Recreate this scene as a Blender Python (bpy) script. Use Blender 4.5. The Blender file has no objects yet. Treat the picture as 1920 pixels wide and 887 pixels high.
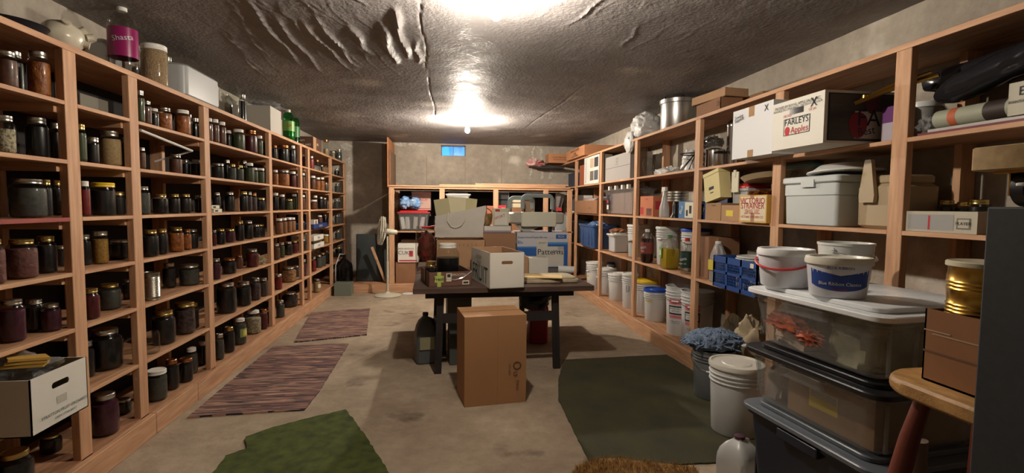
import bpy, bmesh, math, random
from mathutils import Vector, Matrix, noise
S = bpy.context.scene
C = S.collection
PI = math.pi
# ---------------- camera ----------------
F, CX, CY, EYE = 930.0, 960.0, 443.5, 1.45
_Y = Vector((835-CX, -(385-CY), -F)).normalized()
_Z = -Vector((820-CX, -(15355-CY), -F)).normalized()
_Z = (_Z - _Y*_Z.dot(_Y)).normalized()
_X = _Y.cross(_Z)
ROT = Matrix((_X, _Y, _Z))          # camera axes -> room axes
cam_d = bpy.data.cameras.new('camera'); cam = bpy.data.objects.new('camera', cam_d); C.objects.link(cam)
cam_d.sensor_width = 36; cam_d.lens = F/1920*36; cam_d.clip_start = .05; cam_d.clip_end = 60
cam.matrix_world = Matrix.Translation((0, 0, EYE)) @ ROT.to_4x4()
S.camera = cam
# ---------------- light, world, exposure ----------------
S.view_settings.view_transform = 'Standard'; S.view_settings.look = 'None'
S.view_settings.gamma = 1; S.view_settings.use_curve_mapping = False
S.view_settings.exposure = 1.22
BULB_STRENGTH = (960, 2100)
BULB_COLOUR = (1.0, .88, .74)
BULBS = [(.27, 2.72), (.30, 6.9)]
W = bpy.data.worlds.new('world'); S.world = W; W.use_nodes = True
W.node_tree.nodes['Background'].inputs[0].default_value = (.3, .35, .4, 1)
W.node_tree.nodes['Background'].inputs[1].default_value = .02
S.cycles.transparent_max_bounces = 24
S.cycles.max_bounces = 8
S.cycles.use_denoising = True
S.cycles.caustics_reflective = False; S.cycles.caustics_refractive = False
# ---------------- helpers ----------------
def at(px, py, **k):                # the room point seen at a pixel, on the plane X=, Y= or Z=
    d = ROT @ Vector((px-CX, -(py-CY), -F))
    a, v = list(k.items())[0]; i = 'XYZ'.index(a)
    o = Vector((0, 0, EYE)); t = (v-o[i])/d[i]
    return o + d*t
def srgb(c):
    if isinstance(c, str):
        c = [int(c[i:i+2], 16)/255 for i in (0, 2, 4)]
    return tuple((x/12.92 if x <= .04045 else ((x+.055)/1.055)**2.4) for x in c)
MATS = {}
def mat(name, col, rough=.6, metal=0, var=0, vscale=8, bump=0, bscale=40, col2=None, stretch=None, spec=.5, kind='noise'):
    if name in MATS: return MATS[name]
    m = bpy.data.materials.new(name); m.use_nodes = True; MATS[name] = m
    N = m.node_tree.nodes; L = m.node_tree.links; b = N['Principled BSDF']
    c = srgb(col); b.inputs['Base Color'].default_value = (*c, 1)
    b.inputs['Roughness'].default_value = rough; b.inputs['Metallic'].default_value = metal
    b.inputs['Specular IOR Level'].default_value = spec
    if var or col2 or bump:
        tc = N.new('ShaderNodeTexCoord'); mp = N.new('ShaderNodeMapping'); L.new(tc.outputs['Object'], mp.inputs[0])
        if stretch: mp.inputs['Scale'].default_value = stretch
    if var or col2:
        if kind == 'voronoi':
            t = N.new('ShaderNodeTexVoronoi'); t.inputs['Scale'].default_value = vscale; out = t.outputs['Distance']
        else:
            t = N.new('ShaderNodeTexNoise'); t.inputs['Scale'].default_value = vscale; t.inputs['Detail'].default_value = 5; out = t.outputs[0]
        L.new(mp.outputs[0], t.inputs[0])
        r = N.new('ShaderNodeValToRGB'); L.new(out, r.inputs[0]); L.new(r.outputs[0], b.inputs['Base Color'])
        c2 = srgb(col2) if col2 else tuple(x*(1-var) for x in c)
        r.color_ramp.elements[0].position = .3; r.color_ramp.elements[1].position = .7
        r.color_ramp.elements[0].color = (*c2, 1); r.color_ramp.elements[1].color = (*c, 1)
    if bump:
        t2 = N.new('ShaderNodeTexNoise'); t2.inputs['Scale'].default_value = bscale; t2.inputs['Detail'].default_value = 4
        L.new(mp.outputs[0], t2.inputs[0]); bp = N.new('ShaderNodeBump'); bp.inputs['Strength'].default_value = bump
        bp.inputs['Distance'].default_value = .01; L.new(t2.outputs[0], bp.inputs['Height']); L.new(bp.outputs[0], b.inputs['Normal'])
    return m
def glassy(name, tint=(.9, .92, .9), refl=1.0, rough=.04, body=0, bodycol=(.8, .8, .8)):
    if name in MATS: return MATS[name]
    m = bpy.data.materials.new(name); m.use_nodes = True; MATS[name] = m
    N = m.node_tree.nodes; L = m.node_tree.links; N.remove(N['Principled BSDF'])
    tr = N.new('ShaderNodeBsdfTransparent'); tr.inputs[0].default_value = (*tint, 1)
    gl = N.new('ShaderNodeBsdfGlossy'); gl.inputs['Roughness'].default_value = rough
    fr = N.new('ShaderNodeFresnel'); ge = N.new('ShaderNodeNewGeometry'); mr = N.new('ShaderNodeMapRange'); mr.inputs[3].default_value = 1.5; mr.inputs[4].default_value = 1/1.5; L.new(ge.outputs['Backfacing'], mr.inputs[0]); L.new(mr.outputs[0], fr.inputs['IOR'])
    mx = N.new('ShaderNodeMixShader'); L.new(fr.outputs[0], mx.inputs[0])
    if body:
        df = N.new('ShaderNodeBsdfDiffuse'); df.inputs[0].default_value = (*bodycol, 1)
        m2 = N.new('ShaderNodeMixShader'); m2.inputs[0].default_value = body
        L.new(tr.outputs[0], m2.inputs[1]); L.new(df.outputs[0], m2.inputs[2]); L.new(m2.outputs[0], mx.inputs[1])
    else: L.new(tr.outputs[0], mx.inputs[1])
    L.new(gl.outputs[0], mx.inputs[2]); L.new(mx.outputs[0], N['Material Output'].inputs[0])
    return m
def emit(name, col, st):
    m = bpy.data.materials.new(name); m.use_nodes = True; N = m.node_tree.nodes; N.remove(N['Principled BSDF'])
    e = N.new('ShaderNodeEmission'); e.inputs[0].default_value = (*col, 1); e.inputs[1].default_value = st
    m.node_tree.links.new(e.outputs[0], N['Material Output'].inputs[0]); return m

class MB:                            # mesh builder: collects shapes, builds ONE mesh object
    def __init__(s): s.v = []; s.f = []; s.m = []; s.mats = []
    def mi(s, m):
        if m not in s.mats: s.mats.append(m)
        return s.mats.index(m)
    def add(s, vs, fs, m, M=None):
        o = len(s.v); s.v += [tuple(M @ Vector(p)) if M else tuple(p) for p in vs]
        s.f += [tuple(i+o for i in f) for f in fs]; s.m += [s.mi(m)]*len(fs); return s
    def box(s, lo, hi, m, M=None, top=None):   # top=(fx,fy): scale of the top face about the centre
        x0, y0, z0 = lo; x1, y1, z1 = hi; fx, fy = top or (1, 1)
        cx, cy = (x0+x1)/2, (y0+y1)/2; hx, hy = (x1-x0)/2, (y1-y0)/2
        vs = [(x0, y0, z0), (x1, y0, z0), (x1, y1, z0), (x0, y1, z0)] + [(cx-hx*fx, cy-hy*fy, z1), (cx+hx*fx, cy-hy*fy, z1), (cx+hx*fx, cy+hy*fy, z1), (cx-hx*fx, cy+hy*fy, z1)]
        return s.add(vs, [(3, 2, 1, 0), (4, 5, 6, 7), (0, 1, 5, 4), (1, 2, 6, 5), (2, 3, 7, 6), (3, 0, 4, 7)], m, M)
    def rbox(s, lo, hi, m, r=.01, M=None, n=3, top=None):   # vertical edges rounded
        x0, y0, z0 = lo; x1, y1, z1 = hi; fx, fy = top or (1, 1)
        cx, cy = (x0+x1)/2, (y0+y1)/2
        def ring(z, kx, ky, ins):
            o = []
            for qx, qy, a0 in ((1, 1, 0), (-1, 1, 90), (-1, -1, 180), (1, -1, 270)):
                for i in range(n+1):
                    a = math.radians(a0+90*i/n)
                    o.append((cx+((x1-x0)/2*kx-r-ins)*qx+r*math.cos(a), cy+((y1-y0)/2*ky-r-ins)*qy+r*math.sin(a), z))
            return o
        b = min(r, (z1-z0)/2)*.35
        R = [ring(z0, 1, 1, b), ring(z0+b, 1, 1, 0), ring(z1-b, fx, fy, 0), ring(z1, fx, fy, b)]
        k = len(R[0]); vs = sum(R, []); fs = []
        for j in range(3):
            for i in range(k): fs.append((j*k+i, j*k+(i+1) % k, (j+1)*k+(i+1) % k, (j+1)*k+i))
        fs.append(tuple(range(k-1, -1, -1))); fs.append(tuple(range(3*k, 4*k)))
        return s.add(vs, fs, m, M)
    def lathe(s, prof, m, n=20, M=None, sq=0):   # sq>0: squarish section
        vs = []; fs = []
        for r, z in prof:
            for i in range(n):
                a = 2*PI*i/n; c, q = math.cos(a), math.sin(a)
                k = 1 if not sq else 1/((abs(c)**(2+sq*4)+abs(q)**(2+sq*4))**(1/(2+sq*4)))
                vs.append((r*c*k, r*q*k, z))
        for j in range(len(prof)-1):
            for i in range(n): fs.append((j*n+i, j*n+(i+1) % n, (j+1)*n+(i+1) % n, (j+1)*n+i))
        if prof[0][0] > 1e-6: fs.append(tuple(range(n-1, -1, -1)))
        if prof[-1][0] > 1e-6: fs.append(tuple(range((len(prof)-1)*n, len(prof)*n)))
        return s.add(vs, fs, m, M)
    def shell(s, prof, m, n=20, M=None, sq=0):   # lathe without end caps
        a = MB(); a.lathe(prof, m, n, None, sq)
        fs = [f for f in a.f if len(f) == 4]
        return s.add(a.v, fs, m, M)
    def tube(s, pts, r, m, n=8, M=None, closed=False):
        pts = [Vector(p) for p in pts]; vs = []; fs = []; k = len(pts); up = None
        rr = r if isinstance(r, (list, tuple)) else [r]*k
        for i, p in enumerate(pts):
            if closed: d = pts[(i+1) % k]-pts[i-1]
            else: d = pts[min(i+1, k-1)]-pts[max(i-1, 0)]
            d.normalize()
            if up is None: up = Vector((0, 0, 1)) if abs(d.z) < .9 else Vector((1, 0, 0))
            a = d.cross(up).normalized(); up = a.cross(d).normalized()
            for j in range(n):
                t = 2*PI*j/n; vs.append(tuple(p+(a*math.cos(t)+up*math.sin(t))*rr[i]))
        for i in range(k if closed else k-1):
            for j in range(n): fs.append((i*n+j, i*n+(j+1) % n, ((i+1) % k)*n+(j+1) % n, ((i+1) % k)*n+j))
        if not closed: fs.append(tuple(range(n-1, -1, -1))); fs.append(tuple(range((k-1)*n, k*n)))
        return s.add(vs, fs, m, M)
    def prism(s, poly, z0, z1, m, M=None):
        k = len(poly); vs = [(x, y, z0) for x, y in poly]+[(x, y, z1) for x, y in poly]
        fs = [tuple(range(k-1, -1, -1)), tuple(range(k, 2*k))]+[(i, (i+1) % k, k+(i+1) % k, k+i) for i in range(k)]
        return s.add(vs, fs, m, M)
    def quad(s, pts, m, M=None): return s.add(pts, [tuple(range(len(pts)))], m, M)
    def blob(s, c, rad, m, amp=.15, freq=3, seed=0, nu=22, nv=14, flat=0, M=None, sq=1):
        vs = []; fs = []
        for j in range(nv+1):
            t = PI*j/nv
            for i in range(nu):
                p = 2*PI*i/nu; d = Vector((math.sin(t)*math.cos(p), math.sin(t)*math.sin(p), math.cos(t)))
                k = 1+amp*noise.noise(d*freq+Vector((seed*3.1, seed*1.7, seed)))+amp*.5*noise.noise(d*freq*2.7+Vector((seed, 9, 2)))
                q = Vector([math.copysign(abs(w)**sq, w) for w in d])*k if sq != 1 else d*k
                if flat and q.z < -flat: q.z = -flat
                vs.append((c[0]+q.x*rad[0], c[1]+q.y*rad[1], c[2]+q.z*rad[2]))
        for j in range(nv):
            for i in range(nu): fs.append((j*nu+i, (j+1)*nu+i, (j+1)*nu+(i+1) % nu, j*nu+(i+1) % nu))
        return s.add(vs, fs, m, M)
    def text(s, t, o, right, up, size, m, align='CENTER', maxw=None):
        cu = bpy.data.curves.new('t', 'FONT'); cu.body = t; cu.size = size; cu.align_x = align; cu.align_y = 'CENTER'; cu.resolution_u = 2
        ob = bpy.data.objects.new('t', cu); me = ob.to_mesh()
        r = Vector(right).normalized(); u = Vector(up).normalized(); nn = r.cross(u); o = Vector(o)+nn*.0012
        kx = 1.0
        if maxw and len(me.vertices):
            xs = [q.co.x for q in me.vertices]; kx = min(1, maxw/max(1e-6, max(xs)-min(xs)))
        ky = max(kx, .72) if kx < 1 else 1
        if kx < 1: kx = kx
        vs = [tuple(o+r*q.co.x*kx+u*q.co.y*ky) for q in me.vertices]; fs = [tuple(p.vertices) for p in me.polygons]
        ob.to_mesh_clear(); bpy.data.objects.remove(ob); bpy.data.curves.remove(cu)
        return s.add(vs, fs, m)
    def mesh(s, name, sharp=38):
        me = bpy.data.meshes.new(name); me.from_pydata(s.v, [], s.f)
        for m in s.mats: me.materials.append(m)
        me.polygons.foreach_set('material_index', s.m)
        me.polygons.foreach_set('use_smooth', [True]*len(s.f)); me.update()
        me.set_sharp_from_angle(angle=math.radians(sharp)); return me
    def build(s, name, parent=None, loc=None, rz=0, bevel=0, label=None):
        o = bpy.data.objects.new(name, s.mesh(name)); C.objects.link(o)
        if parent: o.parent = parent
        if loc is not None: o.location = loc
        if rz: o.rotation_euler[2] = rz
        if bevel:
            b = o.modifiers.new('bevel', 'BEVEL'); b.width = bevel; b.segments = 2; b.limit_method = 'ANGLE'; b.angle_limit = math.radians(50)
        if label: o['label'] = label
        return o
def tag(o, label, cat, group=None, kind=None):
    o['label'] = label; o['category'] = cat
    if group: o['group'] = group
    if kind: o['kind'] = kind
    return o
def thing(name, label, cat, loc=(0, 0, 0), rz=0, group=None):
    o = bpy.data.objects.new(name, None); o.empty_display_size = .05; C.objects.link(o)
    o.location = loc; o.rotation_euler[2] = rz; return tag(o, label, cat, group)
def struct(name, mb, **k):
    o = mb.build(name, **k); o['kind'] = 'structure'; return o
# ---------------- materials ----------------
def wood(name, c1, c2, axis, rough=.65):
    st = [18, 18, 18]; st['XYZ'.index(axis)] = 1.6
    return mat(name, c1, rough, col2=c2, vscale=2.2, stretch=tuple(st), bump=.12, bscale=6)
FIR1, FIR2 = 'cba17c', 'ad8060'
fx, fy, fz = wood('fir_x', FIR1, FIR2, 'X'), wood('fir_y', FIR1, FIR2, 'Y'), wood('fir_z', FIR1, FIR2, 'Z')
ply = wood('plywood', 'ba8d68', '94684a', 'Y')
dkwood = wood('dark_table_wood', '5a463c', '3f3029', 'X', .45)
dkleg = wood('dark_leg_wood', '2a2220', '1d1716', 'Z')
card = mat('cardboard', 'b08a68', .85, var=.12, vscale=6)
card2 = mat('cardboard_brown', '8a6346', .85, var=.15, vscale=6)
card3 = mat('cardboard_tan', 'a5815c', .85, var=.1, vscale=5)
white_card = mat('white_cardboard', 'd2d0c6', .75, var=.05, vscale=5)
whitep = mat('white_plastic', 'd6d8d4', .35, var=.03)
creamp = mat('cream_plastic', 'd9d5c0', .4)
greyp = mat('grey_plastic', '8e9494', .45)
tanp = mat('tan_plastic', 'a8977a', .5)
black = mat('black_plastic', '14151a', .4)
ink = mat('black_ink', '23252a', .8)
inkred = mat('red_ink', 'b03038', .8)
inkblue = mat('blue_ink', '1d4f9a', .7)
inkgreen = mat('green_ink', '2c4a44', .8)
paper = mat('paper', 'd8d4bc', .85, var=.06, vscale=3)
manila = mat('manila_paper', 'd6bb82', .8)
steel = mat('polished_steel', 'c8c8c6', .18, 1)
alu = mat('aluminium', 'c4c4c2', .32, 1)
tin = mat('tin', 'a9a69a', .3, 1)
gold = mat('gold_tin', 'b99448', .28, 1)
lidgold = mat('gold_lid', 'cdb472', .3, 1)
lidsilver = mat('silver_lid', 'c9c8be', .3, 1)
lidcopper = mat('copper_lid', 'b07850', .35, 1)
lidwhite = mat('white_lid', 'e2e0d8', .45)
lidred = mat('red_lid', 'b02a2c', .4)
redp = mat('red_plastic', 'b8282c', .4)
bluep = mat('blue_plastic', '1b4fa8', .4)
navy = mat('navy_plastic', '1c2b48', .45)
yellowp = mat('yellow_plastic', 'e0bd2a', .45)
glass = glassy('jar_glass')
pet = glassy('clear_pet_plastic', (.88, .88, .86), rough=.08)
petgreen = glassy('green_pet_plastic', (.25, .75, .35), rough=.08)
clearp = glassy('clear_tote_plastic', (.93, .94, .94), rough=.18, body=.07, bodycol=(.62, .64, .64))
milky = glassy('milky_plastic', (.8, .82, .82), rough=.3, body=.55, bodycol=(.75, .77, .76))
film = glassy('plastic_film', (.92, .93, .94), rough=.12, body=.16, bodycol=(.8, .82, .84))
whitefilm = glassy('white_bag_plastic', (.85, .86, .87), rough=.35, body=.85, bodycol=(.82, .82, .80))
CONT = {
 'peach': mat('peaches', 'b0672a', .5, col2='6e3512', vscale=38, kind='noise', bump=.6, bscale=45),
 'brown': mat('brown_fruit', '6a3a24', .5, col2='40221a', vscale=40),
 'pink': mat('pink_meat', '7c4a44', .6, col2='543030', vscale=40, bump=.5),
 'dark': mat('dark_fruit', '1a1618', .4, col2='100e12', vscale=30),
 'black': mat('black_fruit', '0d0d12', .35),
 'purple': mat('beet_purple', '4e1230', .45, col2='300a20', vscale=30),
 'wine': mat('wine_red', '5c1018', .4, col2='3a0a10', vscale=30),
 'red': mat('red_preserve', '8a1c22', .45, col2='5c1216', vscale=30),
 'green': mat('green_beans', '3f4a22', .5, col2='262c16', vscale=60, stretch=(1, 1, .3)),
 'greydark': mat('grey_preserve', '4a4c46', .6, col2='2c2e2c', vscale=40),
 'grain': mat('grain', 'b49a78', .8, col2='8a6c4c', vscale=170, bump=.5, bscale=160),
 'beige': mat('beige_grain', 'ac9168', .8, col2='957850', vscale=90),
 'yellow': mat('yellow_corn', 'b08432', .7, col2='805a22', vscale=90, bump=.4, bscale=90),
 'tan': mat('tan_butter', '8c5c38', .7, col2='7a4e30', vscale=20),
 'noodle': mat('noodles', 'b08050', .7, col2='5c3a20', vscale=34, bump=1, bscale=40),
 'beans': mat('pale_beans', 'b5a98c', .7, col2='6e6450', vscale=70, kind='voronoi', bump=.6, bscale=80),
 'dried': mat('dried_fruit', '4c3434', .6, col2='241a1c', vscale=45, bump=.8, bscale=50),
}
# ---------------- the room ----------------
ZC = 2.62; XWL, XWR, YB, YR = -2.27, 2.66, 9.6, -.9
def concrete(name, c1, c2, c3, rough=.85, s=1.2, bumps=.35, spots=0, gloss=None, formlines=False):
    m = bpy.data.materials.new(name); m.use_nodes = True; N = m.node_tree.nodes; L = m.node_tree.links; b = N['Principled BSDF']
    tc = N.new('ShaderNodeTexCoord')
    n1 = N.new('ShaderNodeTexNoise'); n1.inputs['Scale'].default_value = s; n1.inputs['Detail'].default_value = 8; n1.inputs['Roughness'].default_value = .65
    n2 = N.new('ShaderNodeTexNoise'); n2.inputs['Scale'].default_value = s*9; n2.inputs['Detail'].default_value = 8; n2.inputs['Roughness'].default_value = .7
    for n in (n1, n2): L.new(tc.outputs['Object'], n.inputs[0])
    r = N.new('ShaderNodeValToRGB'); L.new(n1.outputs[0], r.inputs[0]); E = r.color_ramp.elements
    E[0].position = .32; E[0].color = (*srgb(c2), 1); E[1].position = .62; E[1].color = (*srgb(c1), 1)
    r2 = N.new('ShaderNodeValToRGB'); L.new(n2.outputs[0], r2.inputs[0]); E = r2.color_ramp.elements
    E[0].position = .3; E[0].color = (.55, .55, .55, 1); E[1].position = .65; E[1].color = (1, 1, 1, 1)
    mx = N.new('ShaderNodeMix'); mx.data_type = 'RGBA'; mx.blend_type = 'MULTIPLY'; mx.inputs[0].default_value = .6
    L.new(r.outputs[0], mx.inputs[6]); L.new(r2.outputs[0], mx.inputs[7]); out = mx.outputs[2]
    if spots:
        n3 = N.new('ShaderNodeTexNoise'); n3.inputs['Scale'].default_value = spots; n3.inputs['Detail'].default_value = 6; L.new(tc.outputs['Object'], n3.inputs[0])
        r3 = N.new('ShaderNodeValToRGB'); L.new(n3.outputs[0], r3.inputs[0]); r3.color_ramp.elements[0].position = .62; r3.color_ramp.elements[1].position = .72
        m3 = N.new('ShaderNodeMix'); m3.data_type = 'RGBA'; L.new(r3.outputs[0], m3.inputs[0]); L.new(out, m3.inputs[6]); m3.inputs[7].default_value = (*srgb(c3), 1); out = m3.outputs[2]
    L.new(out, b.inputs['Base Color']); b.inputs['Roughness'].default_value = rough
    if gloss:
        mr = N.new('ShaderNodeMapRange'); L.new(n2.outputs[0], mr.inputs[0]); mr.inputs[1].default_value = .3; mr.inputs[2].default_value = .7; mr.inputs[3].default_value = gloss[0]; mr.inputs[4].default_value = gloss[1]
        L.new(mr.outputs[0], b.inputs['Roughness'])
    bp = N.new('ShaderNodeBump'); bp.inputs['Strength'].default_value = bumps; bp.inputs['Distance'].default_value = .02
    n4 = N.new('ShaderNodeTexNoise'); n4.inputs['Scale'].default_value = 25; n4.inputs['Detail'].default_value = 6; L.new(tc.outputs['Object'], n4.inputs[0])
    L.new(n4.outputs[0], bp.inputs['Height']); L.new(bp.outputs[0], b.inputs['Normal'])
    return m
floor_m = concrete('floor_concrete', 'b0a08a', '877662', '54463a', .9, .9, .25, spots=2.0)
wall_m = concrete('wall_concrete', 'b5ac9d', '968c7e', 'cfcabf', .9, .8, .4, spots=1.6)
ceil_m = concrete('ceiling_concrete', '9a9594', '7c7876', 'b4afa8', .5, .7, .30, spots=1.1, gloss=(.42, .75))
ceil_m.node_tree.nodes['Principled BSDF'].inputs['Specular IOR Level'].default_value = .16
for _n in ceil_m.node_tree.nodes:
    if _n.type == 'TEX_NOISE' and _n.inputs['Scale'].default_value == 25: _n.inputs['Scale'].default_value = 42; _n.inputs['Detail'].default_value = 8
struct('floor', MB().box((XWL-.2, YR-.2, -.1), (XWR+.2, YB+.2, 0), floor_m))
struct('wall_left', MB().box((XWL-.15, YR, 0), (XWL, YB, ZC), wall_m))
struct('wall_right', MB().box((XWR, YR, 0), (XWR+.15, YB, ZC), wall_m))
struct('wall_rear', MB().box((XWL, YR-.15, 0), (XWR, YR, ZC), wall_m))
# back wall with a small window opening
wa, wb = at(827, 272, Y=YB), at(873, 293, Y=YB)
wx0, wx1, wz0, wz1 = wa.x, wb.x, wb.z, wa.z
b = MB()
b.box((XWL, YB, 0), (wx0, YB+.2, ZC), wall_m).box((wx1, YB, 0), (XWR, YB+.2, ZC), wall_m)
b.box((wx0, YB, 0), (wx1, YB+.2, wz0), wall_m).box((wx0, YB, wz1), (wx1, YB+.2, ZC), wall_m)
minl = mat('white_mineral_crust', 'c9c6be', .95, col2='9c968a', vscale=25, bump=.8, bscale=60)
seam = mat('form_seam', '8c8375', .95)
def crust(b, pts, w):              # a wavy mineral run on the back wall, following seepage
    random.seed(len(pts)*7+int(pts[0][0])); vs = []; n = 0
    for i in range(len(pts)-1):
        for q in range(8):
            t = q/8; x = pts[i][0]+(pts[i+1][0]-pts[i][0])*t; y = pts[i][1]+(pts[i+1][1]-pts[i][1])*t
            p = at(x, y, Y=YB-.002); k = w*random.uniform(.4, 1.4); vs += [(p.x-k, p.y-.001, p.z), (p.x+k, p.y-.001, p.z)]; n += 1
    b.add(vs, [(2*i, 2*i+1, 2*i+3, 2*i+2) for i in range(n-1)], minl)
crust(b, [(1003, 272), (998, 285), (1000, 300), (996, 320), (992, 338)], .022)
crust(b, [(1006, 273), (1014, 280), (1015, 300), (1017, 322), (1016, 338)], .025)
crust(b, [(1031, 308), (1036, 318), (1030, 338)], .04)
crust(b, [(984, 276), (1000, 275)], .05)
def patch(b, cx, cy, rx, ry, seed, m, n=26):
    random.seed(seed); c = at(cx, cy, Y=YB-.0015); pts = []
    for i in range(n):
        a = 2*PI*i/n; k = random.uniform(.55, 1.15); pts.append((c.x+rx*k*math.cos(a), YB-.0025, c.z+ry*k*math.sin(a)))
    b.quad(pts, m)
for i, (px, py, rx, ry) in enumerate(((752, 271, .14, .04), (775, 270, .12, .03), (790, 274, .08, .03), (650, 275, .12, .08), (658, 300, .08, .14), (655, 335, .06, .16), (950, 280, .09, .05), (965, 276, .1, .04))):
    patch(b, px, py, rx, ry, i+3, minl)
for px in (800, 872, 941):
    q = at(px, 300, Y=YB).x; b.box((q-.006, YB-.0022, 1.6), (q+.006, YB-.0005, 2.35), seam)
struct('wall_back', b)
# pilaster strip of rough patching beside the back shelves
blue_e = bpy.data.materials.new('blue_lit_tarp'); blue_e.use_nodes = True
_N = blue_e.node_tree.nodes; _L = blue_e.node_tree.links; _N.remove(_N['Principled BSDF'])
_e = _N.new('ShaderNodeEmission'); _v = _N.new('ShaderNodeTexVoronoi'); _v.inputs['Scale'].default_value = 5
_r = _N.new('ShaderNodeValToRGB'); _tc = _N.new('ShaderNodeTexCoord'); _L.new(_tc.outputs['Object'], _v.inputs[0]); _L.new(_v.outputs['Color'], _r.inputs[0])
_r.color_ramp.elements[0].color = (.01, .09, .7, 1); _r.color_ramp.elements[1].color = (.12, .6, 1, 1)
_L.new(_r.outputs[0], _e.inputs[0]); _e.inputs[1].default_value = 1.1; _L.new(_e.outputs[0], _N['Material Output'].inputs[0])
w = MB(); fr = mat('window_frame_grey', '5c5852', .6)
w.box((wx0, YB+.1, wz0), (wx1, YB+.13, wz0+.015), fr).box((wx0, YB+.1, wz1-.015), (wx1, YB+.13, wz1), fr)
w.box((wx0, YB+.1, wz0), (wx0+.015, YB+.13, wz1), fr).box((wx1-.015, YB+.1, wz0), (wx1, YB+.13, wz1), fr).box(((wx0+wx1)/2-.006, YB+.1, wz0), ((wx0+wx1)/2+.006, YB+.13, wz1), fr)
w.box((wx0+.01, YB+.115, wz0+.01), (wx1-.01, YB+.118, wz1-.01), glass)
w.box((wx0, YB+.17, wz0), (wx1, YB+.18, wz1), blue_e)
struct('window_1', w)
# ceiling: a displaced grid with the folds the plastic sheeting left in the concrete
folds = []
def fold(p0, p1, wid, dep):
    a, c = at(*p0, Z=ZC), at(*p1, Z=ZC); folds.append((a.x, a.y, c.x, c.y, wid, dep))
for p in [((460, 0), (560, 118), .022, .016), ((512, 30), (600, 132), .02, .014), ((566, 40), (655, 130), .02, .013), ((600, 42), (668, 125), .02, .015),
          ((655, 48), (692, 100), .035, .022), ((712, 42), (742, 118), .04, .032), ((735, 15), (765, 108), .035, .032), ((776, 72), (786, 118), .03, .02)]:
    fold(*p)
random.seed(21)
for i in range(34):
    x = random.uniform(400, 690); y = random.uniform(-40, 90)-max(0, (470-x))*.1; l = random.uniform(25, 80); k = random.uniform(.75, 1.1)
    fold((x, y), (x+l*k, y+l), random.uniform(.008, .015), random.uniform(.002, .006))
for i in range(16):
    x = random.uniform(950, 1300); y = random.uniform(-10, 110); l = random.uniform(30, 110)
    fold((x, y), (x+l, y-l*random.uniform(.2, .75)), .009, .003)
for p in [((786, -10), (800, 130), .010, -.012), ((800, 130), (817, 225), .010, -.010), ((1060, 50), (1170, -30), .014, .008), ((1165, 88), (1200, 50), .014, .008), ((985, 240), (1100, 160), .014, -.005), ((900, 210), (1100, 216), .012, -.004)]:
    fold(*p)
NX, NY = 420, 560
ys = [YR+(YB-YR)*((j/NY)**1.0) for j in range(NY+1)]
vs = []; fs = []
for j in range(NY+1):
    for i in range(NX+1):
        x = XWL+(XWR-XWL)*i/NX; y = ys[j]; z = ZC
        for ax, ay, bx_, by_, wd, dp in folds:
            dx, dy = bx_-ax, by_-ay; l2 = dx*dx+dy*dy; t = ((x-ax)*dx+(y-ay)*dy)/l2
            if -.15 < t < 1.15:
                l = math.sqrt(l2); d = ((x-ax)*dy-(y-ay)*dx)/l+.012*math.sin(t*9+ax*7)
                if abs(d) < wd*3:
                    e = max(0, 1-abs(2*t-1)**3/1.4) ; z -= dp*e*math.exp(-(d/wd)**2*2)*(1+.5*math.tanh(d/wd*3))
        z -= .006*noise.noise(Vector((x*3, y*3, 0)))+.0025*abs(noise.noise(Vector((x*16, y*9, 3))))
        z -= .006*max(0, noise.noise(Vector((x*9+y*5, y*2.2-x, 5))))*max(0, 1-abs(x+1)/1.4)*max(0, 1-abs(y-3.4)/1.6)
        vs.append((x, y, z))
for j in range(NY):
    for i in range(NX):
        a = j*(NX+1)+i; fs.append((a, a+NX+1, a+NX+2, a+1))
cm = MB(); cm.v = vs; cm.f = fs; cm.mats = [ceil_m]; cm.m = [0]*len(fs)
struct('ceiling', cm); 
struct('trim_1', MB().box((XWL-.15, YR-.15, ZC+.03), (XWR+.15, YB+.2, ZC+.15), ceil_m))
# bare bulbs in porcelain ceiling holders
for k, (x, y) in enumerate(BULBS):
    bulb_e = emit('lit_bulb_%s' % ('near', 'far')[k], BULB_COLOUR, BULB_STRENGTH[k])
    t = thing('light_bulb', ['bare lit bulb on the ceiling nearest the camera', 'bare lit bulb on the ceiling towards the back wall'][k], 'lamp', (x, y, ZC-.004), group=None)
    MB().lathe([(.055, .004), (.06, -.012), (.045, -.035), (.024, -.045), (.024, -.078), (.02, -.078), (.02, -.03)], whitep, 24).build('lamp_holder', t)
    MB().lathe([(.013, -.07), (.014, -.09), (.022, -.105), (.03, -.125), (.031, -.142), (.024, -.162), (.01, -.172), (0, -.174)], bulb_e, 20).build('glass_bulb', t, label='glowing glass bulb')
# ---------------- built-in shelving ----------------
LEV = [2.22, 1.94, 1.655, 1.373, 1.10, .82, .475, .14]
XL, XR, YBK = -1.83, 2.23, 8.36
LP = [1.62, 2.71, 3.21, 4.12, 5.53, 6.66, 7.03, 8.36, 9.50]       # left edges (near) of the posts
redpaint = mat('red_paint', '9c4a42', .7, var=.2)
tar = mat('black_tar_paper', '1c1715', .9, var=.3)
def post(mb, x0, x1, y0, y1, z0, z1, m): return mb.box((x0, y0, z0), (x1, y1, z1), m)
ls = thing('storage_shelving', 'long open wooden shelving packed with jars, built along left wall', 'shelving', (XL, 2, 0))
def LB(): return MB()
def loc(o, root): o.location = -root.location; return o
D = .40
for i, y in enumerate(LP):
    loc(post(MB(), XL-.038, XL, y, y+.085, .0, LEV[0]-.03, fz).build('post', ls, bevel=.003), ls)
    loc(post(MB(), XL-D, XL-D+.085, y+.02, y+.058, .0, LEV[0]-.03, fz).build('rear_post', ls), ls)
random.seed(4)
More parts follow.
